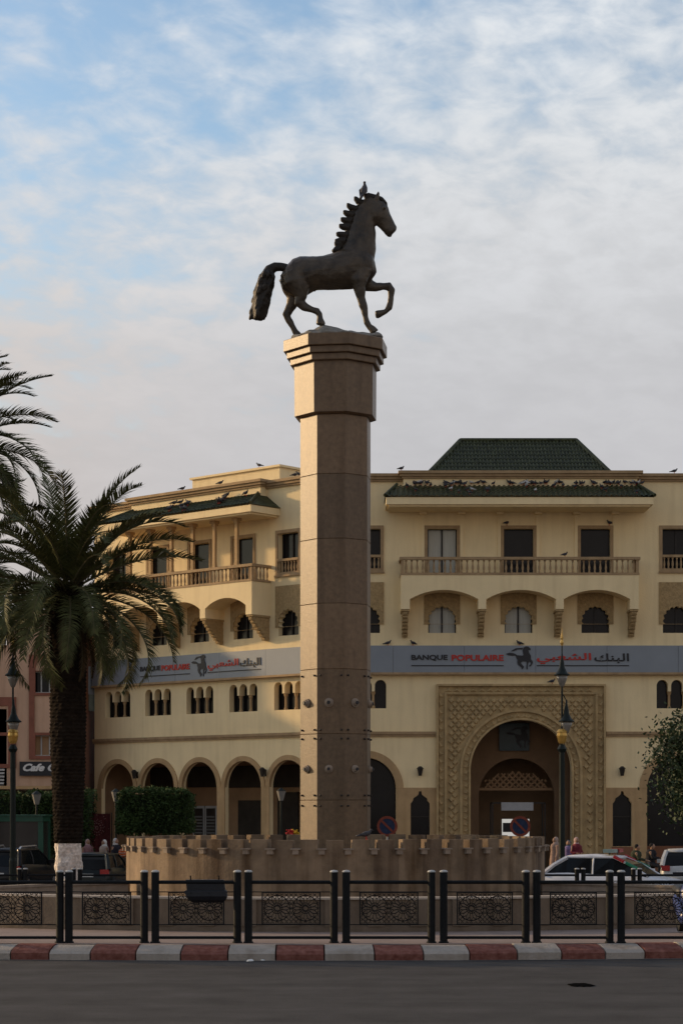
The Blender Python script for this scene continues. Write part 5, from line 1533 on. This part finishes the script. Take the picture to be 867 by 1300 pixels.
person('bareheaded person in a black jacket riding, right of the olive jacket', pp(824, 77), 77., gz(77) + .0, 1.64, R(70), cloth('black_cloth', (.012, .012, .015)), M['black_hair'], 'ride', 'riders behind the police car', False, M['dark_trousers'])
# moped under the two riders
for px, d, lb in ((808, 76., 'dark moped ridden by the person in the olive jacket'), (827, 77., 'dark moped ridden by the person in the black jacket')):
    x = pp(px, d); g0 = gz(d)
    t = thing('moped', lb, 'moped', (x, d, g0), 'mopeds behind the police car')
    for dx in (-.55, .6):
        b = B(); b.tube([(x + dx, d - .045, g0 + .28), (x + dx, d + .045, g0 + .28)], .28, 18); b.build('wheel', M['rubber'], t)
    b = B(); b.tube([(x - .5, d, g0 + .4), (x - .1, d, g0 + .45), (x + .3, d, g0 + .4), (x + .5, d, g0 + .7)], [.09, .12, .1, .06], 8); b.build('frame', M['carblack'], t)
    b = B(); b.tube([(x - .5, d, g0 + .72), (x + .1, d, g0 + .72)], .1, 8); b.build('saddle', M['black'], t)
    b = B(); b.tube([(x + .58, d, g0 + .3), (x + .42, d, g0 + 1.0)], .03, 6); b.tube([(x + .42, d - .3, g0 + 1.03), (x + .42, d + .3, g0 + 1.03)], .02, 6); b.build('handlebar', M['chrome'], t)

# ------------------------------------------------------------------ stall, rug, kiosk
d = 81.2; x0, x1 = pp(115, d), pp(140.5, d); z1 = CAMH + (HZ - 1033) / FPX * d
t = thing('rug_stand', 'dark red rug with round pale motif hung behind the women', 'rug', ((x0 + x1) / 2, d, -.29))
b = B(); nx = 16; gr = [[b.V((x0 + (x1 - x0) * i / nx, d + .03 * math.sin(i * 1.3) + dy_, z)) for i in range(nx + 1)] for dy_, z in ((0, .2), (0, z1))]
for i in range(nx): b.F(gr[0][i], gr[0][i + 1], gr[1][i + 1], gr[1][i])
rg = b.build('rug', M['rug'], t, smooth=True)
b = B(); c_ = Vector((x0 + .27, d - .05, CAMH + (HZ - 1051) / FPX * d))
for rad, m_, sz in ((.16, 12, .022), (.05, 6, .02), (.25, 16, .018)):
    for k in range(m_):
        a = 2 * PI * k / m_; b.ell((c_.x + rad * math.cos(a), c_.y, c_.z + rad * 1.15 * math.sin(a)), (sz, .006, sz * 1.2), 6, 5)
for k in range(26): b.ell((random.uniform(x0 + .05, x1 - .05), d - .045, random.uniform(.7, z1 - .05)), (.018, .006, .018), 6, 4)
b.build('motif', M['rugp'], rg)
b = B(); b.tube([(x0 - .05, d + .05, -.29), (x0 - .05, d + .05, z1 + .03), (x1 + .05, d + .05, z1 + .03), (x1 + .05, d + .05, -.29)], .025, 6); b.build('frame', M['wood'], t)
d = 79.3; x = pp(156, d)
t = thing('striped_bundle', 'orange striped cloth bundle beside the fountain edge', 'cloth bundle', (x, d, -.29))
b = B(); b.ell((x, d, CAMH + (HZ - 1083) / FPX * d), (.16, .14, .18), 12, 9); bo_ = b.build('cloth', M['orange'], t, smooth=True)
b = B()
for k in range(3):
    z = CAMH + (HZ - 1079 - k * 3.4) / FPX * d; b.tube([(x - .13, d - .12, z), (x, d - .15, z - .02), (x + .13, d - .12, z)], .012, 5)
b.build('stripe', M['coping'], bo_)
b = B(); b.box(x - .3, x + .3, d - .2, d + .3, -.29, CAMH + (HZ - 1088.5) / FPX * d); b.build('table', M['wood'], t)
# flowers
d = 83.; 
rnd = random.Random(8)
for px, mm, lb in ((368.5, 'redf', 'red flowers on the stall just left of the column'), (376, 'yellowf', 'yellow flowers on the stall just left of the column')):
    x = pp(px, d); z = CAMH + (HZ - 1057) / FPX * d
    t = thing('flower_bunch', lb, 'flowers', (x, d, -.29), 'flowers left of the column')
    b = B()
    for k in range(26): b.ell((x + rnd.gauss(0, .09), d + rnd.gauss(0, .08), z + rnd.uniform(-.1, .12)), (.04, .04, .035), 6, 4)
    b.build('blooms', M[mm], t)
    b = B(); b.lathe([(.16, -.29), (.12, .2), (.15, z - .15), (.17, z - .12)], (x, d), 10); b.build('stand', M['wood'], t)
# green kiosk
d = 76.; xk0, xk1 = pp(-60, d), pp(55, d); zk = CAMH + (HZ - 1036) / FPX * d
t = thing('kiosk', 'green framed kiosk with dark glass behind the black hatchback', 'kiosk', ((xk0 + xk1) / 2, d, gz(76)))
b = B(); g0 = gz(76)
for x in (xk0, (xk0 + xk1) / 2 - .3, xk1 - .18): b.box(x, x + .18, d, d + .14, g0, zk - .22)
b.box(xk0, xk1, d - .05, d + .18, zk - .2, zk); b.box(xk1 - .18, xk1, d + 1.8, d + 1.94, g0, zk - .22); b.box(xk1 - .19, xk1 + .003, d + .18, d + 1.95, zk - .2, zk - .003); b.build('frame', M['green'], t)
b = B(); b.box(xk0 + .02, xk1 - .06, d + .05, d + 1.9, g0 + .05, zk - .201); b.build('glazing', mat('kiosk_glass', (.025, .022, .02), .25, .3, 1.5, spec=.5), t)
b = B(); b.box(xk0, xk1 + .1, d - .1, d + 2., zk + .001, zk + .05); b.build('roof', M['green'], t)

# ------------------------------------------------------------------ pigeons
def pigeon_parts(m):
    b = B()
    b.tube([(-.13, 0, .10), (-.07, 0, .115), (0, 0, .13), (.06, 0, .15), (.095, 0, .185), (.11, 0, .21)], [.022, .052, .066, .055, .032, .022], 8)
    b.ell((.118, 0, .222), (.032, .026, .027), 8, 6); b.tube([(.14, 0, .218), (.17, 0, .21)], [.011, .003], 5)
    b.tube([(-.10, 0, .105), (-.24, 0, .08)], [.03, .018], 6, sq=1.6)
    me = bpy.data.meshes.new('pigeon_body'); me.from_pydata([tuple(v) for v in b.v], [], b.f); me.materials.append(m)
    for p_ in me.polygons: p_.use_smooth = True
    w = B()
    for s in (-1, 1): w.tube([(.05, s * .052, .15), (-.04, s * .066, .135), (-.17, s * .03, .11)], [.02, .042, .01], 6, sq=.4)
    mw = bpy.data.meshes.new('pigeon_wing'); mw.from_pydata([tuple(v) for v in w.v], [], w.f); mw.materials.append(m)
    l = B()
    for s in (-1, 1): l.tube([(0, s * .025, .08), (.005, s * .025, 0)], .007, 5); l.tube([(-.01, s * .025, .004), (.035, s * .025, .004)], .006, 5)
    ml = bpy.data.meshes.new('pigeon_leg'); ml.from_pydata([tuple(v) for v in l.v], [], l.f); ml.materials.append(M['redf'])
    return me, mw, ml
PG = pigeon_parts(M['pigeon']); PGW = pigeon_parts(M['pigeonw'])
def pigeon(p, rz, lab, group, white=False, s=1., pitch=0.):
    me, mw, ml = PGW if white else PG
    o = bpy.data.objects.new('pigeon', me); COL.objects.link(o); tag(o, lab, 'pigeon', group)
    o.location = p; o.rotation_euler = (0, pitch, rz); o.scale = (s, s, s)
    for nm, q in (('wing', mw), ('leg', ml)):
        c = bpy.data.objects.new(nm, q); COL.objects.link(c); c.parent = o
rnd = random.Random(77)
hb = hp(645, 112); pigeon((hb.x + .02, DC, hb.z - .02), R(62), 'lone grey pigeon standing on the head of the bronze horse', 'pigeons around the square', s=1.35, pitch=-.75)
s0, s1 = FX(500), FX(822)
for k in range(84):
    f = rnd.random() ** .8; s = s0 + .3 + (s1 - s0 - .6) * f; tt = rnd.choice((rnd.random(), .97, .9))
    o_ = 1.92 + (.45 - 1.92) * tt; z = 15.93 + (16.62 - 15.93) * tt + .07
    wh = rnd.random() < .16
    pigeon(PF(s, o_, z), rnd.uniform(0, 6.28), 'white pigeon in the flock on the green tiled eave above the centre balcony' if wh else 'dark pigeon in the flock on the green tiled eave above the centre balcony', 'pigeons on the centre eave', wh, rnd.uniform(.7, .92))
for k in range(16):
    s = 3.0 + 5.8 * rnd.random(); tt = rnd.random() * .9; o_ = 1.92 + (.45 - 1.92) * tt; z = 15.93 + .69 * tt + .07
    pigeon(PW(s, o_, z), rnd.uniform(0, 6.28), 'dark pigeon on the green tiled eave of the left wing', 'pigeons on the left eave', False, 1.1)
single = [(at(509, 597, YB - .4), 'pigeon at the left corner of the centre cornice', PF(FX(509), .4, 17.26)),
          (0, 'pigeon on the grey sign just right of the column', PF(X(492.5), .15, FZ(819.5, .25) + .003)), (0, 'pigeon on the grey sign above its first letters', PF(X(524), .15, FZ(819.5, .25) + .003)),
          (0, 'pigeon on the grey sign above the horse emblem', PF(X(659), .15, FZ(819.5, .25) + .003)),
          (0, 'pigeon on the frame of the middle balcony door', PF(FX(643), .04, 14.943)), (0, 'pigeon on the frame of the right balcony door', PF(FX(773), .04, 14.943)),
          (0, 'pigeon on the balcony railing between the middle and right doors', PF(FX(717, 1.2), 1.1, 13.423)),
          (0, 'pigeon on the attic block over the left wing', PW(5.2, -1.6, 18.253)), (0, 'pigeon on the wing cornice, left of two', PW(8.2, .4, 17.256)), (0, 'pigeon on the wing cornice, right of two', PW(5.7, .4, 17.256)),
          (0, 'pigeon on top of the carved portal left of the lamp post', PF(FX(700), .2, PT_ + .003)), (0, 'pigeon at the roof corner right of the centre cornice', PF(FX(855), .1, 17.193)),
          (0, 'pigeon on the wing cornice beside the column', PW(1.4, .05, 17.197)), (0, 'second pigeon on the wing cornice touching the column', PW(1.15, .05, 17.197)), (0, 'pigeon on the fountain rim right of the column', Vector(cyl_pt(RF - .15, R(8), RT + .01)))]
for (_, lb, p) in single: pigeon(p, rnd.uniform(-.8, .8) + (PI if rnd.random() < .4 else 0), lb, 'pigeons around the square', False, .98)

# ------------------------------------------------------------------ light and sky
SEL = 14.; SAZ = -113.      # sun to the left, a little beyond the column
sd = Vector((math.sin(R(SAZ)) * math.cos(R(SEL)), -math.cos(R(SAZ)) * math.cos(R(SEL)), math.sin(R(SEL))))
ld = bpy.data.lights.new('sun', 'SUN'); ld.energy = 3.6; ld.angle = R(2.0); ld.color = (1., .68, .36)
lo = bpy.data.objects.new('sun', ld); COL.objects.link(lo); lo.rotation_euler = sd.to_track_quat('Z', 'Y').to_euler(); lo.location = (-40, 20, 40)
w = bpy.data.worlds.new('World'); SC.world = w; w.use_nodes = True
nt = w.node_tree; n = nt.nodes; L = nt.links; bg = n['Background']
sky = n.new('ShaderNodeTexSky'); sky.sky_type = 'NISHITA'; sky.sun_disc = False; sky.sun_elevation = R(SEL)
sky.sun_rotation = math.atan2(sd.x, sd.y) % (2 * PI); sky.air_density = 1.2; sky.dust_density = 1.5; sky.ozone_density = 1.5
tc = n.new('ShaderNodeTexCoord'); sp = n.new('ShaderNodeSeparateXYZ'); L.new(tc.outputs['Generated'], sp.inputs[0])
def mth(op, a, b_=None, c=None, clamp=False):
    x = n.new('ShaderNodeMath'); x.operation = op; x.use_clamp = clamp
    for i, v in enumerate((a, b_, c)):
        if v is None: continue
        if isinstance(v, (int, float)): x.inputs[i].default_value = v
        else: L.new(v, x.inputs[i])
    return x.outputs[0]
zz = mth('ADD', mth('MAXIMUM', sp.outputs['Z'], 0.), .22)
u = mth('DIVIDE', sp.outputs['X'], zz); v = mth('DIVIDE', sp.outputs['Y'], zz)
cb = n.new('ShaderNodeCombineXYZ'); L.new(u, cb.inputs[0]); L.new(v, cb.inputs[1])
mpn = n.new('ShaderNodeMapping'); mpn.inputs['Rotation'].default_value = (0, 0, R(32)); mpn.inputs['Scale'].default_value = (1.0, 1.0, 1); L.new(cb.outputs[0], mpn.inputs['Vector'])
def nz(scale, det, ro, dist=0., src=None, sc=(1, 1, 1)):
    m_ = n.new('ShaderNodeMapping'); m_.inputs['Scale'].default_value = sc; L.new(src or mpn.outputs[0], m_.inputs['Vector'])
    x = n.new('ShaderNodeTexNoise'); x.inputs['Scale'].default_value = scale; x.inputs['Detail'].default_value = det; x.inputs['Roughness'].default_value = ro; x.inputs['Distortion'].default_value = dist
    L.new(m_.outputs[0], x.inputs['Vector']); return x.outputs['Fac']
big = nz(1.9, 4, .5, .3); puff = nz(20., 5, .55, .25, sc=(1, .85, 1)); fine = nz(4.5, 6, .55, .2, sc=(1, .8, 1))
def ss(x, a, b_, lo_=0., hi_=1.):
    m_ = n.new('ShaderNodeMapRange'); m_.interpolation_type = 'SMOOTHSTEP'; L.new(x, m_.inputs[0])
    m_.inputs[1].default_value = a; m_.inputs[2].default_value = b_; m_.inputs[3].default_value = lo_; m_.inputs[4].default_value = hi_; return m_.outputs[0]
# cover: nearly closed low down, breaking up overhead and towards the left
lean = mth('ADD', mth('MULTIPLY', sp.outputs['Z'], 3.5), mth('MULTIPLY', sp.outputs['X'], -1.0))
lean = mth('MINIMUM', lean, 1.3)
cov = mth('SUBTRACT', mth('ADD', mth('ADD', mth('MULTIPLY', big, .9), mth('MULTIPLY', puff, 1.0)), mth('MULTIPLY', fine, .1)), lean)
mask = ss(cov, -.52, .22)
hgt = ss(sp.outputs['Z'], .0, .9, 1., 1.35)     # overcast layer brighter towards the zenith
shade = mth('ADD', ss(fine, .3, .7, .97, 1.03), mth('MULTIPLY', ss(puff, .3, .7, -.07, .07), ss(sp.outputs['Z'], .16, .3, .25, 1.)))
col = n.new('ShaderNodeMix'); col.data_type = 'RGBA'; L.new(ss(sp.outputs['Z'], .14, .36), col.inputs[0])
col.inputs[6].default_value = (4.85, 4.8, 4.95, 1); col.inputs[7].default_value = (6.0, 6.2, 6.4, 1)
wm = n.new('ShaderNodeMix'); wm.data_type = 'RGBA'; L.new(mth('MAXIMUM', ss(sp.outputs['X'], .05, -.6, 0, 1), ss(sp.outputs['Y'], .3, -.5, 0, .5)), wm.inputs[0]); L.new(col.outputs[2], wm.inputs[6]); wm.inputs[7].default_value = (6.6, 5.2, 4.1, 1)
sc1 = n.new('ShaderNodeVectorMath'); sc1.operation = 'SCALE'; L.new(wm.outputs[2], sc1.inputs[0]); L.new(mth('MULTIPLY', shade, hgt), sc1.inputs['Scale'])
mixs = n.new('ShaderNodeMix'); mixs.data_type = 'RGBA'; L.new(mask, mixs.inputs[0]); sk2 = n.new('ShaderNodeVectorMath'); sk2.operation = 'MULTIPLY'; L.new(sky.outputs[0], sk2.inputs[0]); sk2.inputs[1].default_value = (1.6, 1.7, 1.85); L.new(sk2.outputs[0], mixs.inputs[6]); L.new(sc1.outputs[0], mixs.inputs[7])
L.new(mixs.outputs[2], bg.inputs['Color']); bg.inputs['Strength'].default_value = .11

SC.view_settings.view_transform = 'Standard'; SC.view_settings.look = 'None'; SC.view_settings.exposure = 0; SC.view_settings.gamma = 1
SC.cycles.use_denoising = True
SC.cycles.max_bounces = 6
